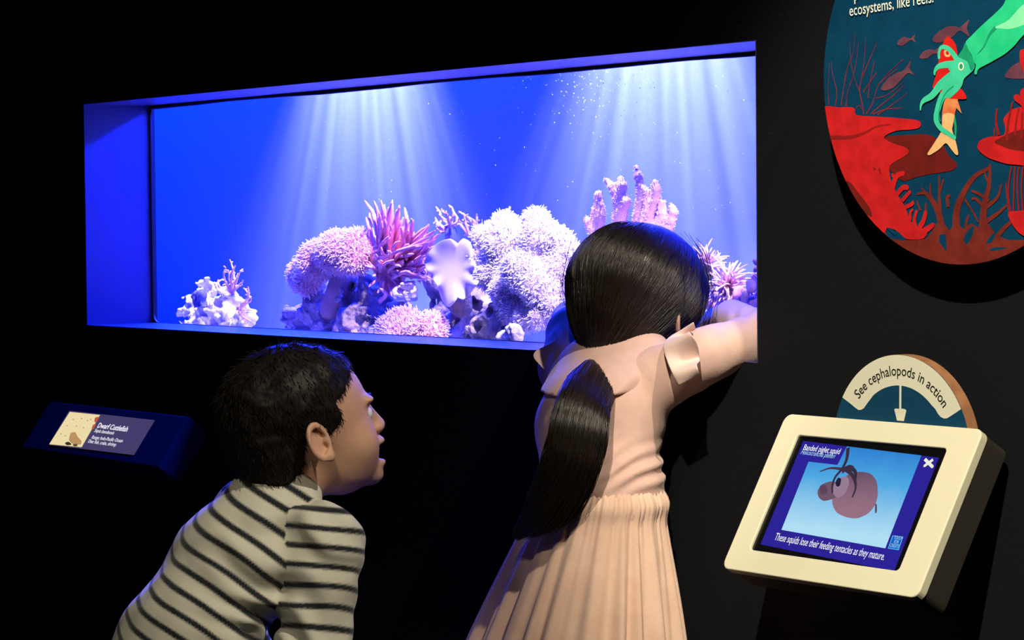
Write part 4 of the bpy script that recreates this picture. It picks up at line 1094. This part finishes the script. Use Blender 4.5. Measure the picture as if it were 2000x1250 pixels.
# ================================================================== PEOPLE
M_SKIN = mat('skin', (0.62, 0.36, 0.24), 0.5, 0.35, var=(0.66, 0.39, 0.27), var_scale=30, sss=0.12)
M_EYE = mat('eye_white', (0.8, 0.8, 0.78), 0.15, 0.5)
M_IRIS = mat('eye_dark', (0.02, 0.012, 0.008), 0.1, 0.5)
M_TEETH = mat('teeth', (0.82, 0.80, 0.74), 0.25, 0.5)
M_HAIR = mat('hair_black', (0.018, 0.011, 0.008), 0.33, 0.8)
M_HAIRB = mat('hair_black_short', (0.010, 0.008, 0.007), 0.5, 0.18)
def head_sdf(P, Fh, s=1.0, mouth=0.0):
    """a child's head; local x right, y forward, z up, origin between the ears"""
    p = [q / s for q in Fh.l(P)]
    e = lambda c, r: sd_ell(p, c, r)
    d = e((0, -.010, .045), (.073, .092, .072))
    d = smin(d, e((0, .034, -.005), (.059, .055, .078)), .03)
    d = smin(d, e((0, .040, -.045), (.046, .044, .034)), .025)
    d = smin(d, e((0, .077, -.068 - mouth * .4), (.018, .015, .013)), .018)
    for sx in (-1, 1):
        d = smin(d, e((sx * .034, .053, -.022), (.027, .026, .026)), .018)
        d = smax(d, -e((sx * .029, .098, .012), (.015, .014, .009)), .010)
        d = smin(d, e((sx * .028, .080, .030), (.020, .010, .005)), .010)
        d = smin(d, e((sx * .010, .094, -.014), (.007, .008, .006)), .006)
    d = smin(d, sd_cone(p, (0, .086, .020), (0, .101, -.011), .007, .0095), .010)
    d = smin(d, e((0, .093, -.031), (.020, .010, .006)), .008)
    d = smin(d, e((0, .089, -.047 - mouth), (.017, .009, .006)), .008)
    if mouth > 0:
        d = smax(d, -e((0, .094, -.0385 - mouth * .5), (.019, .020, .004 + mouth * .6)), .004)
    for sx in (-1, 1):                                                  # ears
        q = [sx * p[0] - .073, p[1] + .012, p[2] - .002]
        ca, sa = math.cos(-.25), math.sin(-.25)
        ey, ez = q[1] * ca - q[2] * sa, q[1] * sa + q[2] * ca
        qx = q[0] - .006 + ey * .45                                     # the rim stands off the head towards the back
        rr = np.sqrt((ey / .0145) ** 2 + ((ez) / .0225) ** 2)
        ring = np.sqrt(((rr - 1) * .017) ** 2 + qx ** 2) - .0036
        plate = np.maximum((rr - 1) * .015, np.abs(qx + .0085) - .004)
        lobe = np.sqrt(((ey - .006) / 1) ** 2 + ((ez + .0235) / 1.1) ** 2 + qx ** 2) - .007
        tragus = np.sqrt((ey - .011) ** 2 + (ez + .004) ** 2 + (qx + .003) ** 2) - .0045
        ear = smin(smin(ring, plate, .003), smin(lobe, tragus, .003), .004)
        d = smin(d, ear, .006)
    return d * s
def finger_chain(base, dirs, lens, r0, r1):
    pts = [np.array(base, float)]
    for dv, L in zip(dirs, lens): pts.append(pts[-1] + unit(dv) * L)
    rs = np.linspace(r0, r1, len(pts))
    return [(pts[i], pts[i + 1], rs[i], rs[i + 1]) for i in range(len(pts) - 1)]
def hand_parts(wrist, fwd, palm_n, thumb_side, s=1.0, curl=0.35):
    """palm and five unequal bent fingers; palm_n points out of the palm, thumb_side towards the thumb"""
    f, n = unit(fwd), unit(palm_n); t = unit(np.array(thumb_side) - f * np.dot(thumb_side, f)); n = unit(n - f * (n @ f))
    w = np.array(wrist, float); out = []
    pc = w + f * .028 * s
    palm = ('ecap', w + f * .008 * s, w + f * .048 * s, t, (.017 * s, .010 * s), (.024 * s, .009 * s))
    for k, (o, L) in enumerate(((.019, .040), (.0065, .046), (-.006, .043), (-.018, .034))):
        b = w + f * .046 * s + t * o * s
        c = curl * (1 + .12 * k)
        ds = [f * math.cos(c * .7) + n * math.sin(c * .7) + t * o * 2, f * math.cos(c * 1.7) + n * math.sin(c * 1.7), f * math.cos(c * 2.5) + n * math.sin(c * 2.5)]
        out += finger_chain(b, ds, [L * s * .46, L * s * .30, L * s * .24], .0072 * s, .0055 * s)
    out += finger_chain(w + f * .016 * s + t * .015 * s, [t * .8 + f * .6 + n * .2, t * .3 + f * .9 + n * .3], [.022 * s, .020 * s], .0085 * s, .0065 * s)
    return palm, out
def sum_sdf(P, parts, k):
    d = None
    for q in parts:
        if isinstance(q[0], str) and q[0] == 'ecap': v = sd_ecap(P, *q[1:])
        elif isinstance(q[0], str): v = sd_ell(P, *q[1:])
        else: v = sd_cone(P, *q)
        d = v if d is None else smin(d, v, k)
    return d
def sphere(c, r, n=12):
    V = [c + r * np.array((math.sin(a) * math.cos(b), math.sin(a) * math.sin(b), math.cos(a))) for a in np.linspace(0, math.pi, n) for b in np.linspace(0, 2 * math.pi, n * 2, endpoint=False)]
    m = n * 2
    return np.array(V), np.array([(i * m + j, (i + 1) * m + j, (i + 1) * m + (j + 1) % m, i * m + (j + 1) % m) for i in range(n - 1) for j in range(m)])
def eyes(Fh, s, parent):
    for sx in (-1, 1):
        c = Fh.w(np.array((sx * .029, .0755, .012)) * s)
        o = build('eye', *sphere(c, .0105 * s), M_EYE, parent)
        build('iris', *sphere(Fh.w(np.array((sx * .029, .0812, .0125)) * s), .0058 * s), M_IRIS, o)

# ------------------------------------------------------------------ the girl
GO = np.array([1.79, -0.15, 0.0])
girl = empty('person', GO)
tag(girl, 'girl with long black ponytail in pale pink dress leaning on the sill', 'person')
GS = 1.06
gh = Frame(np.array([1.746, -0.013, 0.915]), rot(math.radians(16), math.radians(-2), math.radians(8)))
shR, elR, wrR = np.array([1.866, -.062, .822]), np.array([1.948, .082, .888]), np.array([1.812, .098, .900])
shL, elL, wrL = np.array([1.655, -.070, .822]), np.array([1.528, .044, .884]), np.array([1.662, .102, .896])
mdR, mdL = np.array([1.922, -.030, .860]), np.array([1.604, -.016, .880])
elR = np.array([1.953, .050, .886]); wrR[2] = .906; shR[2] += .006; shL[2] += .010; elL[2] = .889
waist, chest, upper = np.array([1.812, -.135, .672]), np.array([1.783, -.112, .765]), np.array([1.752, -.070, .828])
X3 = np.array([1.0, 0, 0])
palmR, fingR = hand_parts(wrR, (-1, .12, -.05), (0, .35, -1), (.1, .8, .6), .92, .3)
palmL, fingL = hand_parts(wrL, (1, .12, -.08), (0, .35, -1), (-.1, .8, .6), .92, .3)
legs_g = []
for sx in (-1, 1):
    hip, kn, an = np.array([1.805 + sx * .055, -.145, .56]), np.array([1.80 + sx * .06, -.135, .30]), np.array([1.80 + sx * .06, -.15, .07])
    legs_g += [(hip, kn, .055, .042), (kn, kn * .6 + an * .4 + np.array([0, -.012, 0]), .040, .041), (kn * .6 + an * .4 + np.array([0, -.012, 0]), an, .041, .027), (an, an + np.array([0, .07, -.035]), .026, .02)]
body_g = [('ecap', waist + (0, 0, -.08), waist, X3, (.082, .062), (.072, .055)), ('ecap', waist, chest, X3, (.072, .055), (.080, .060)), ('ecap', chest, upper, X3, (.080, .058), (.088, .045)),
          (upper, gh.w((0, -.02, -.06)), .042, .040), (shR, mdR, .030, .028), (mdR, elR, .028, .026), (elR, wrR, .027, .019), (shL, mdL, .030, .028), (mdL, elL, .028, .026), (elL, wrL, .027, .019)] + legs_g
def fn(P):
    d = sum_sdf(P, body_g, .018)
    d = smin(d, near(P, wrR + (-.04, 0, 0), .12, lambda p: sum_sdf(p, [palmR] + fingR, .0035)), .006)
    d = smin(d, near(P, wrL + (.04, 0, 0), .12, lambda p: sum_sdf(p, [palmL] + fingL, .0035)), .006)
    return smin(d, near(P, gh.o, .22, lambda p: head_sdf(p, gh, GS)), .012)
V, Q = surface(fn, (1.42, -.27, .0), (2.02, .16, 1.07), .003)
build('body', V, Q, M_SKIN, girl)
eyes(gh, GS, girl)
# dress: bodice with long sleeves
M_DRESS = mat('dress_pink_jersey', (0.73, 0.48, 0.42), 0.8, 0.15, var=(0.69, 0.45, 0.40), var_scale=60, sheen=0.25, bump=0.08, bump_scale=300)
M_TULLE = mat('skirt_pink_tulle', (0.78, 0.54, 0.43), 0.8, 0.15, var=(0.72, 0.48, 0.38), var_scale=30, sheen=0.3, bump=0.1, bump_scale=500)
slv = [('ecap', waist + (0, 0, -.012), waist, X3, (.091, .072), (.090, .071)), ('ecap', waist, chest, X3, (.090, .071), (.096, .074)), ('ecap', chest, upper, X3, (.096, .072), (.098, .056)),
       (upper + (0, 0, -.005), gh.w((0, -.022, -.074)), .052, .046)]
armR = [(shR, mdR, .044, .037), (mdR, elR, .037, .034), (elR, wrR + (.012, 0, 0), .034, .025)]
armL = [(shL, mdL, .044, .040), (mdL, elL, .040, .036), (elL, wrL + (-.012, 0, 0), .037, .026)]
def fn(P):
    d = sum_sdf(P, slv, .03)
    d = smin(d, sum_sdf(P, armR, .01), .022); d = smin(d, sum_sdf(P, armL, .01), .022)
    # drag folds towards the waist and creases at the elbow
    rc = P[0] * .597 + P[1] * .802
    fold = np.sin((P[2] - .42 * (rc - .98)) * 270 + 1.2 * np.sin(rc * 60))
    wz = np.exp(-((P[2] - .705) / .028) ** 2) * np.clip((rc - .95) / .05, 0, 1)
    d = d - .0028 * fold * wz
    fe = np.sin(P[0] * 170 + P[1] * 120 + P[2] * 60); we = np.exp(-(((P[0] - 1.90) / .05) ** 2 + ((P[1] - .05) / .06) ** 2 + ((P[2] - .89) / .04) ** 2))
    d = d - .003 * fe * we + .0018 * fbm(P, 26, 2, 8)
    d = smax(d, .664 - P[2], .001)
    neck = sd_cone(P, gh.w((0, -.02, -.060)), gh.w((0, -.018, -.02)), .046, .070)
    return smax(d, -neck, .003)
V, Q = surface(fn, (1.42, -.25, .655), (2.02, .15, .94), .003)
dress = build('dress', V, Q, M_DRESS, girl)
# short collar flap lying over the upper back
def fn(P):
    d = sum_sdf(P, slv, .03) - .007
    d = smax(d, .806 + .10 * (P[1] + .15) - P[2], .003)
    d = smax(d, np.maximum(P[0] - 1.872, 1.655 - P[0]), .003)
    d = smax(d, P[1] + .03, .003)
    neck = sd_cone(P, gh.w((0, -.02, -.060)), gh.w((0, -.018, -.02)), .047, .071)
    return smax(d, -neck, .003)
V, Q = surface(fn, (1.62, -.22, .77), (1.91, .0, .94), .003)
build('collar', V, Q, M_DRESS, girl)
# skirt: gathered tulle falling in folds
def skirt(name, z0, z1, grow, seed, amp, m, parent, nth=420, nz=60):
    rng = np.random.default_rng(seed); th = np.linspace(0, 2 * math.pi, nth, endpoint=False)
    fold = np.zeros(nth)
    for kf in (17, 23, 29, 37):
        fold += np.sin(kf * th + rng.uniform(0, 6.3)) * rng.uniform(.5, 1) * (17 / kf) ** .5
    fold = np.abs(fold) ** .8 * np.sign(fold); fold /= np.abs(fold).max()
    fine = sum(np.sin(kf * th + rng.uniform(0, 6.3)) for kf in (47, 61, 79)) / 3
    VV = []
    for i in range(nz):
        t = i / (nz - 1); z = z0 + (z1 - z0) * t
        c = np.array([1.812 - .040 * t, -.135 - .040 * t, 0])
        bulge = 1 - (1 - t) ** 1.35
        rx = .093 + (grow[0] - .093) * bulge; ry = .074 + (grow[1] - .074) * bulge
        puff = .010 * math.exp(-((t - .05) / .05) ** 2)
        a = amp * (.18 + .82 * min(1, t * 1.6)); b = .0028 * math.exp(-t * 5)
        k = 1 + fold * a + puff / rx + fine * b / rx
        tw = th + .05 * np.sin(3 * th + 2) * t
        hem = .006 * np.sin(5 * th) * t
        VV.append(np.stack([c[0] + rx * k * np.cos(tw), np.minimum(c[1] + ry * k * np.sin(tw), -.004 - .004 * fold), z + hem], 1))
    VV = np.vstack(VV)
    Q = np.array([(i * nth + j, (i + 1) * nth + j, (i + 1) * nth + (j + 1) % nth, i * nth + (j + 1) % nth) for i in range(nz - 1) for j in range(nth)])
    o = build(name, VV, Q, m, parent)
    s_ = o.modifiers.new('thickness', 'SOLIDIFY'); s_.thickness = .0015
    return o
skirt('skirt', .673, .330, (.190, .158), 3, .085, M_TULLE, girl)
skirt('skirt_lining', .668, .345, (.170, .140), 9, .05, M_DRESS, girl, 200, 40)
# shoulder ruffles: short pleated wings standing off the armholes
M_RUF = mat('ruffle_pink_tulle', (0.80, 0.58, 0.54), 0.8, 0.15, sheen=0.3)
def ruffle(seam, out, upv, width, waves, parent):
    S = catmull(seam, 60); n = 60; m = 7; VV = []
    for i in range(n):
        t = i / (n - 1); w = width * math.sin(math.pi * min(1, .12 + t * .88) ** .9) ** .6
        for j in range(m):
            s = j / (m - 1)
            o = unit(out + upv * .35 * math.sin(waves * 6.283 * t))
            VV.append(S[i] + o * w * s + upv * (.013 * s * math.sin(waves * 6.283 * t + .8) + .009 * s))
    Q = np.array([(i * m + j, (i + 1) * m + j, (i + 1) * m + j + 1, i * m + j + 1) for i in range(n - 1) for j in range(m - 1)])
    o = build('shoulder_ruffle', VV, Q, M_RUF, parent)
    s_ = o.modifiers.new('thickness', 'SOLIDIFY'); s_.thickness = .0014
    ss = o.modifiers.new('smooth', 'SUBSURF'); ss.levels = ss.render_levels = 1
ruffle([at(1326, 752, -.105), at(1306, 715, -.108), at(1296, 676, -.092), at(1312, 656, -.062), at(1345, 648, -.03)], unit(CR * .8 - CF * .30 + np.array((0, 0, .25))), unit(-CF * .85 + np.array((0, 0, .3))), .046, 2.6, girl)
ruffle([(1.674, -.128, .832), (1.668, -.110, .856), (1.662, -.075, .870), (1.656, -.035, .870), (1.652, .0, .862)], unit(np.array([-.35, .1, .55])), np.array([-.6, -.3, .3]), .018, 2.2, girl)
# hair: cap, combed strands running to the tie, ponytail
TIE = gh.w(np.array((0.010, -.088, -.066)) * GS)
hc = gh.w(np.array((0, -.006, .036)) * GS); HR = np.array((.091, .105, .089)) * GS
pole_l = unit(gh.l(list(TIE))[0:3] - (np.array((0, -.006, .036)) * GS)); pole_l = unit(np.array(pole_l) / HR)
def cap(P):
    d = sd_ell(P, hc, HR * .965, gh.M)
    lp_ = gh.l(P)
    face = lp_[1] - .046 - np.clip(lp_[2] - .02, -.2, .2) * .55                     # open towards the face
    d = smax(d, face, .012)
    d = smin(d, sd_cone(P, hc + (TIE - hc) * .45, TIE, .060, .011), .02)
    return d
V, Q = surface(cap, hc - .13, hc + .13, .003)
build('hair', V, Q, M_HAIR, girl)
rng = np.random.default_rng(2)
def frame_of(n):
    a = unit(np.cross(n, (0.3, 0.9, 0.2))); return a, np.cross(n, a)
pa, pb = frame_of(pole_l)
def strand_set(n, th0, th1, lift, seed, K=22):
    rng = np.random.default_rng(seed)
    az = rng.uniform(0, 2 * math.pi, n); t0 = rng.uniform(th0, th1, n)
    u = np.linspace(0, 1, K)[None]
    th = t0[:, None] * (1 - u) + .06 * u
    wob = az[:, None] + rng.normal(size=(n, 1)) * .05 * np.sin(u * 3) + rng.normal(size=(n, 1)) * .03 * np.sin(u * 7)
    d = np.cos(th)[..., None] * pole_l + np.sin(th)[..., None] * (np.cos(wob)[..., None] * pa + np.sin(wob)[..., None] * pb)
    rr = 1 + lift * (rng.random((n, 1)) ** 1.5) * np.sin(math.pi * np.clip(u * 1.0, 0, 1)) ** .5 + .004
    rr = rr + .40 * np.clip(1.05 - th, 0, 1) ** 1.5                     # gathered towards the tie
    L = d * HR * rr[..., None]
    Lf = L + np.array((0, -.006, .036)) * GS
    keep = (Lf[:, 0, 1] < .06 + np.clip(Lf[:, 0, 2], -.2, .2) * .55)
    Wd = gh.o + Lf @ gh.M
    end = (u ** 10)[..., None]
    Wd = Wd * (1 - end) + (TIE + rng.normal(size=(n, 1, 3)) * .006) * end
    return Wd[keep]
st = strand_set(5200, .55, 2.35, .035, 6)
R = np.full(st.shape[:2], .00042); R[:, 0] *= .5
V, Q, _ = tubes(st, R, 3)
o = build('hair_strands', V, Q, M_HAIR, girl); o['kind'] = 'stuff'
# loose wisps at both sides of the head
rng = np.random.default_rng(12); wis = []
for i in range(26):
    left = i % 2 == 0
    px0 = (1150 if left else 1345) + rng.normal() * 14; py0 = 448 + rng.uniform(0, 40)
    pxm = (1100 if left else 1392) + rng.normal() * 7; pym = 560 + rng.normal() * 20
    px1 = (1150 if left else 1372) + rng.normal() * 14; py1 = 668 + rng.normal() * 20 if left else 640 + rng.normal() * 20
    yy = .0 if left else -.02
    wis.append(catmull([at(px0, py0, yy), at((px0 + pxm) / 2, 495, yy), at(pxm, pym, yy), at((pxm * 1.4 + px1 * .6) / 2, (pym + py1) / 2, yy), at(px1, py1, yy - .02)], 22))
wis = np.array(wis); R = np.full(wis.shape[:2], .00034)
V, Q, _ = tubes(wis, R, 3)
o = build('loose_hair', V, Q, M_HAIR, girl); o['kind'] = 'stuff'
# ponytail
rng = np.random.default_rng(31)
spine = catmull([TIE, at(1158, 745, -.165), at(1138, 800, -.225), at(1122, 880, -.245), at(1094, 960, -.25), at(1055, 1020, -.26), at(1012, 1052, -.268)], 30)
wid = np.interp(np.linspace(0, 1, 30), [0, .06, .2, .5, .75, .9, 1], [.011, .018, .034, .040, .036, .022, .009])
thk = np.interp(np.linspace(0, 1, 30), [0, .06, .2, .5, .8, 1], [.010, .014, .018, .018, .014, .006])
n = 3800
T = np.gradient(spine, axis=0); T = unit(T)
side = unit(np.cross(T, np.tile(CF, (30, 1)))); nrm = np.cross(side, T)
a = rng.uniform(0, 2 * math.pi, n); q = np.sqrt(rng.random(n)) * .98
sx, sy = (np.cos(a) * q)[:, None], (np.sin(a) * q)[:, None]
wv = 1 + .10 * np.sin(np.linspace(0, 9, 30)[None] + rng.uniform(0, 6.3, (n, 1)))
P = spine[None] + side[None] * (sx * wv * wid[None])[..., None] + nrm[None] * (sy * wid[None] * 0 + sy * thk[None])[..., None]
P += rng.normal(size=(n, 1, 3)) * .0016 * np.linspace(0, 1, 30)[None, :, None]
ends = rng.uniform(.76, 1.0, n) - .22 * np.clip(sx[:, 0], -1, 1) * np.sign(side[20] @ CR)
ends = np.clip(ends, .58, 1.0)
ui = np.linspace(0, 1, 24)[None] * ends[:, None] * 29
i0 = np.clip(ui.astype(int), 0, 28); f = (ui - i0)[..., None]
ar = np.arange(n)[:, None]
PP = P[ar, i0] * (1 - f) + P[ar, i0 + 1] * f
R = np.full((n, 24), .00046); R[:, -1] *= .3; R[:, -4:-1] *= .8
V, Q, _ = tubes(PP, R, 3)
o = build('ponytail', V, Q, M_HAIR, girl); o['kind'] = 'stuff'
V, Q = surface(lambda P_: np.minimum.reduce([sd_ecap(P_, spine[i], spine[i + 3], side[i], (wid[i] * .78, thk[i] * .7), (wid[i + 3] * .78, thk[i + 3] * .7)) for i in range(0, 18, 3)]), *bb(spine, .06), .004)
build('ponytail_core', V, Q, M_HAIR, girl)
# hair tie
ct = spine[1]; tdir = unit(spine[3] - spine[0]); a1 = unit(np.cross(tdir, CF)); a2 = np.cross(tdir, a1)
tt = np.linspace(0, 2 * math.pi, 28)
ringp = ct + .0165 * (np.cos(tt)[:, None] * a1 + .9 * np.sin(tt)[:, None] * a2)
V, Q, _ = tubes(ringp[None], np.full((1, 28), .0045), 8)
tag(build('hair_tie', V, Q, mat('hair_tie_maroon', (.10, .012, .03), .6, .2), girl), 'dark maroon hair tie')
for sx in (-1, 1):
    an = np.array([1.80 + sx * .06, -.15, .0])
    V, Q = surface(lambda P_: smax(smin(sd_ecap(P_, an + (0, -.015, .03), an + (0, .085, .026), X3, (.033, .033), (.034, .026)), sd_cone(P_, an + (0, -.01, .04), an + (0, -.008, .075), .034, .033), .01), .002 - P_[2], .002), an + (-.06, -.08, -.01), an + (.06, .14, .12), .004)
    build('shoe', V, Q, mat('shoe_pink', (.5, .22, .26), .5, .4), girl)

# ------------------------------------------------------------------ the boy
bx_, by_ = np.array([.986, -.098, 0.0]), np.array([.098, .986, 0.0])
BO = np.array([1.612, -0.513, 0.0])
MB_ = np.array([bx_ / np.linalg.norm(bx_), by_ / np.linalg.norm(by_), [0, 0, 1]])
fbz = Frame(BO, MB_)
B = lambda a, b, c: fbz.w((a, b, c))
boy = empty('person', BO + np.array((0, -.12, 0)))
tag(boy, 'short haired boy in striped shirt bending forward below the window', 'person')
HZ = 0.762
bh = Frame(B(0, 0, HZ) + CR * .0155 + np.array((0, 0, -.008)), rot(math.radians(-11), math.radians(13), math.radians(0)))
BS = 1.06
hipc, midb, chst, neckb = B(0, -.250, .355), B(0, -.165, .485), B(0, -.085, .592), B(0, -.035, .662)
sR, eR, wR = B(.104, -.012, .618), B(.130, -.045, .440), B(.105, .055, .34)
sL, eL, wL = B(-.106, -.020, .636), B(-.150, -.03, .46), B(-.105, .055, .34)
palmR, fingR = hand_parts(wR, B(-.1, .5, -.75) - B(0, 0, 0), B(-.2, -1, -.4) - B(0, 0, 0), B(-1, 0, .1) - B(0, 0, 0), .95, .3)
palmL, fingL = hand_parts(wL, B(.1, .5, -.75) - B(0, 0, 0), B(.2, -1, -.4) - B(0, 0, 0), B(1, 0, .1) - B(0, 0, 0), .95, .3)
legs_b = []
for sx in (-1, 1):
    hip, kn, an = B(sx * .068, -.24, .345), B(sx * .090, .020, .300), B(sx * .085, -.12, .07)
    legs_b.append((hip, kn, an))
body_b = [('ecap', hipc, midb, bx_, (.095, .070), (.088, .062)), ('ecap', midb, chst, bx_, (.088, .062), (.094, .062)), ('ecap', chst, neckb, bx_, (.094, .058), (.07, .045)),
          (neckb, bh.w((0, -.018, -.045)), .046, .044), (sR, eR, .034, .029), (eR, wR, .029, .021), (sL, eL, .034, .029), (eL, wL, .029, .021)]
for hip, kn, an in legs_b:
    body_b += [(hip, kn, .062, .046), (kn, an, .044, .028), (an, an + unit(by_) * .08 + (0, 0, -.035), .028, .02)]
def fn(P):
    d = sum_sdf(P, body_b, .02)
    d = smin(d, near(P, wR, .14, lambda p: sum_sdf(p, [palmR] + fingR, .0035)), .006)
    d = smin(d, near(P, wL, .14, lambda p: sum_sdf(p, [palmL] + fingL, .0035)), .006)
    return smin(d, near(P, bh.o, .22, lambda p: head_sdf(p, bh, BS, .012)), .014)
lo, hi = bb([hipc, B(.19, .12, .92), B(-.19, -.36, 0)], .03); lo[2] = .0; hi[2] = .915
V, Q = surface(fn, lo, hi, .0028)
body = build('body', V, Q, M_SKIN, boy)
eyes(bh, BS, boy)
V, Q = surface(lambda P: smax(sd_ell(bh.l(P), np.array((0, .074, -.036)) * BS, np.array((.016, .014, .007)) * BS), bh.l(P)[2] + .0335, .001), bh.w((-.05, .02, -.08)), bh.w((.05, .13, 0)), .0015)
if len(V): build('teeth', V, Q, M_TEETH, boy)
# striped long sleeved shirt; the stripes follow the spine on the back and the arm on the sleeve
tor = [('ecap', hipc + (hipc - midb) * .15, midb, bx_, (.112, .088), (.106, .080)), ('ecap', midb, chst, bx_, (.106, .080), (.108, .077)), ('ecap', chst, neckb + (0, 0, -.004), bx_, (.106, .072), (.080, .052)), (neckb, neckb + (neckb - chst) * .28 + (0, 0, .012), .058, .052)]
aR = [(sR, eR, .056, .046), (eR, wR + (eR - wR) * .1, .046, .033)]
aL = [(sL, eL, .054, .046), (eL, wL + (eL - wL) * .1, .046, .033)]
def shirt_fields(P):
    return sum_sdf(P, tor, .03), sum_sdf(P, aR, .012), sum_sdf(P, aL, .012)
def fn(P):
    dt, dr, dl = shirt_fields(P)
    lq = fbz.l(P)
    fold = np.sin(lq[1] * 70 + lq[2] * 95 + 4 * vnoise(P[0] * 14, P[1] * 14, P[2] * 14, 3)) * np.clip((lq[0] - .03) / .06, 0, 1) * np.exp(-((lq[1] + .08) / .10) ** 2)
    d = smin(smin(dt, dr, .016), dl, .016) - .0045 * fold + .003 * fbm(P, 18, 2, 14)
    neck = sd_cone(P, neckb + (neckb - chst) * .02, neckb + (neckb - chst) * .5 + (0, 0, .05), .043, .056)
    return smax(d, -neck, .004)
lo, hi = bb([hipc, B(.2, .06, .72), B(-.2, -.34, .28)], .06)
V, Q = surface(fn, lo, hi, .0028)
V = relax(V, Q, 1, .4)
Pv = [V[:, 0], V[:, 1], V[:, 2]]
dt, dr, dl = shirt_fields(Pv)
sp_pts = catmull([hipc + (hipc - midb) * .4, hipc, midb, chst, neckb, neckb + (neckb - chst) * .6], 160)
seg = np.concatenate([[0], np.cumsum(np.linalg.norm(np.diff(sp_pts, axis=0), axis=1))])
axis_t = unit(neckb - hipc)
st_t = V @ axis_t - hipc @ axis_t
st_t = st_t + .34 * ((V - hipc) @ unit(bx_)) + .010 * np.cos((V - hipc) @ unit(bx_) * 22) - .10 * np.clip(st_t - .26, 0, 1)
st_r = (V - sR) @ unit(eR - sR); st_l = (V - sL) @ unit(eL - sL)
st_r = st_r - .05 * ((V - sR) @ unit(bx_)) ** 1 - .02
s = np.where(dr < np.minimum(dt, dl) - .0, st_r, np.where(dl < dt, st_l, st_t))
per_ = .0262
ph = np.abs(((s + .004 * fbm(Pv, 9, 2, 5)) / per_) % 1.0 - .5) * per_
stripe = np.clip((.0042 - ph) / .0026 + .5, 0, 1)
M_SHIRT = mat('shirt_striped_knit', (0.66, 0.66, 0.56), 0.85, 0.1, attr='stripe', attr_col=(0.016, 0.020, 0.028), sheen=0.2, bump=0.05, bump_scale=260)
build('shirt', V, Q, M_SHIRT, boy, attrs={'stripe': stripe})
# trousers and shoes
pan = [('ecap', hipc + (hipc - midb) * .2, hipc + (midb - hipc) * .25, bx_, (.108, .084), (.100, .076))]
for hip, kn, an in legs_b: pan += [(hip, kn, .074, .056), (kn, an, .056, .042)]
V, Q = surface(lambda P: smax(sum_sdf(P, pan, .02) + .003 * fbm(P, 16, 2, 3), .05 - P[2], .001), *bb([B(.15, .09, .03), B(-.15, -.38, .46)], .06), .005)
build('trousers', V, Q, mat('trousers_dark', (.02, .022, .03), .85, .1, bump=.2, bump_scale=200), boy)
for hip, kn, an in legs_b:
    a0 = np.array([an[0], an[1], 0])
    V, Q = surface(lambda P_: smax(smin(sd_ecap(P_, a0 + (0, -.02, .034), a0 + unit(by_) * .10 + (0, 0, .028), bx_, (.036, .036), (.037, .028)), sd_cone(P_, a0 + (0, 0, .04), a0 + (0, 0, .08), .037, .036), .01), .002 - P_[2], .002), a0 + (-.07, -.1, -.01), a0 + (.07, .16, .13), .004)
    build('shoe', V, Q, mat('shoe_dark', (.03, .03, .035), .5, .4), boy)
# short hair: cap with an open face and cut around the ear, plus short strands
def hair_b(P):
    p = [q / BS for q in bh.l(P)]
    d = sd_ell(p, (0, -.012, .046), (.079, .099, .078))
    d = smin(d, sd_ell(p, (0, -.060, -.010), (.062, .045, .062)), .03)
    # hairline: front edge over the forehead, temple, sideburn in front of the ear, nape
    front = np.interp(p[2], [-.06, -.028, -.020, .0, .02, .045, .06, .08, .12], [-.035, -.03, .012, .024, .030, .026, .050, .074, .095])
    line = p[1] - front
    low = np.interp(p[1], [-.12, -.06, -.03, -.022, .006, .01, .03], [-.070, -.062, -.045, .012, .014, -.022, -.022]) - p[2]
    d = smax(d, line, .006); d = smax(d, low, .006)
    return (d + .0022 * fbm([q for q in P], 60, 2, 4)) * BS
V, Q = surface(hair_b, bh.o - .15, bh.o + .17, .003)
build('hair', V, Q, M_HAIRB, boy)
rng = np.random.default_rng(77)
Pp, Nn = scatter(V, Q, 9000, rng)
lp2 = np.stack(bh.l([Pp[:, 0], Pp[:, 1], Pp[:, 2]]), 1)
inner = sd_ell([lp2[:, 0] / BS, lp2[:, 1] / BS, lp2[:, 2] / BS], (0, -.013, .046), (.078, .098, .078))
ok = (Nn @ np.array([0, 0, 1]) > -.7)
Pp, Nn, lp2 = Pp[ok], Nn[ok], lp2[ok]
fl = unit(np.stack([lp2[:, 0] * .5, lp2[:, 1] * .2 + .01, -np.ones(len(lp2)) * .055], 1)) @ bh.M
flow = unit(fl - Nn * (fl * Nn).sum(1, keepdims=True) + rng.normal(size=Nn.shape) * .25)
t = np.linspace(0, 1, 5)[None, :, None]
L = rng.uniform(.007, .014, (len(Pp), 1, 1))
P = Pp[:, None] - Nn[:, None] * .001 + flow[:, None] * L * t + Nn[:, None] * L * (.22 * t - .18 * t ** 2)
V, Q, _ = tubes(P, np.array([1, 1, .9, .7, .3])[None] * np.full((len(Pp), 1), .00055), 3)
o = build('hair_strands', V, Q, M_HAIRB, boy); o['kind'] = 'stuff'
# eyebrows
for sx in (-1, 1):
    pts = np.array([(sx * .014, .091, .030), (sx * .026, .089, .034), (sx * .040, .078, .032)]) * BS
    V, Q, _ = tubes(np.array([bh.w(p) for p in catmull(pts, 8)])[None], (np.array([.5, 1, 1, 1, 1, .9, .7, .3]) * .0028)[None], 6)
    build('eyebrow', V, Q, M_HAIRB, boy)
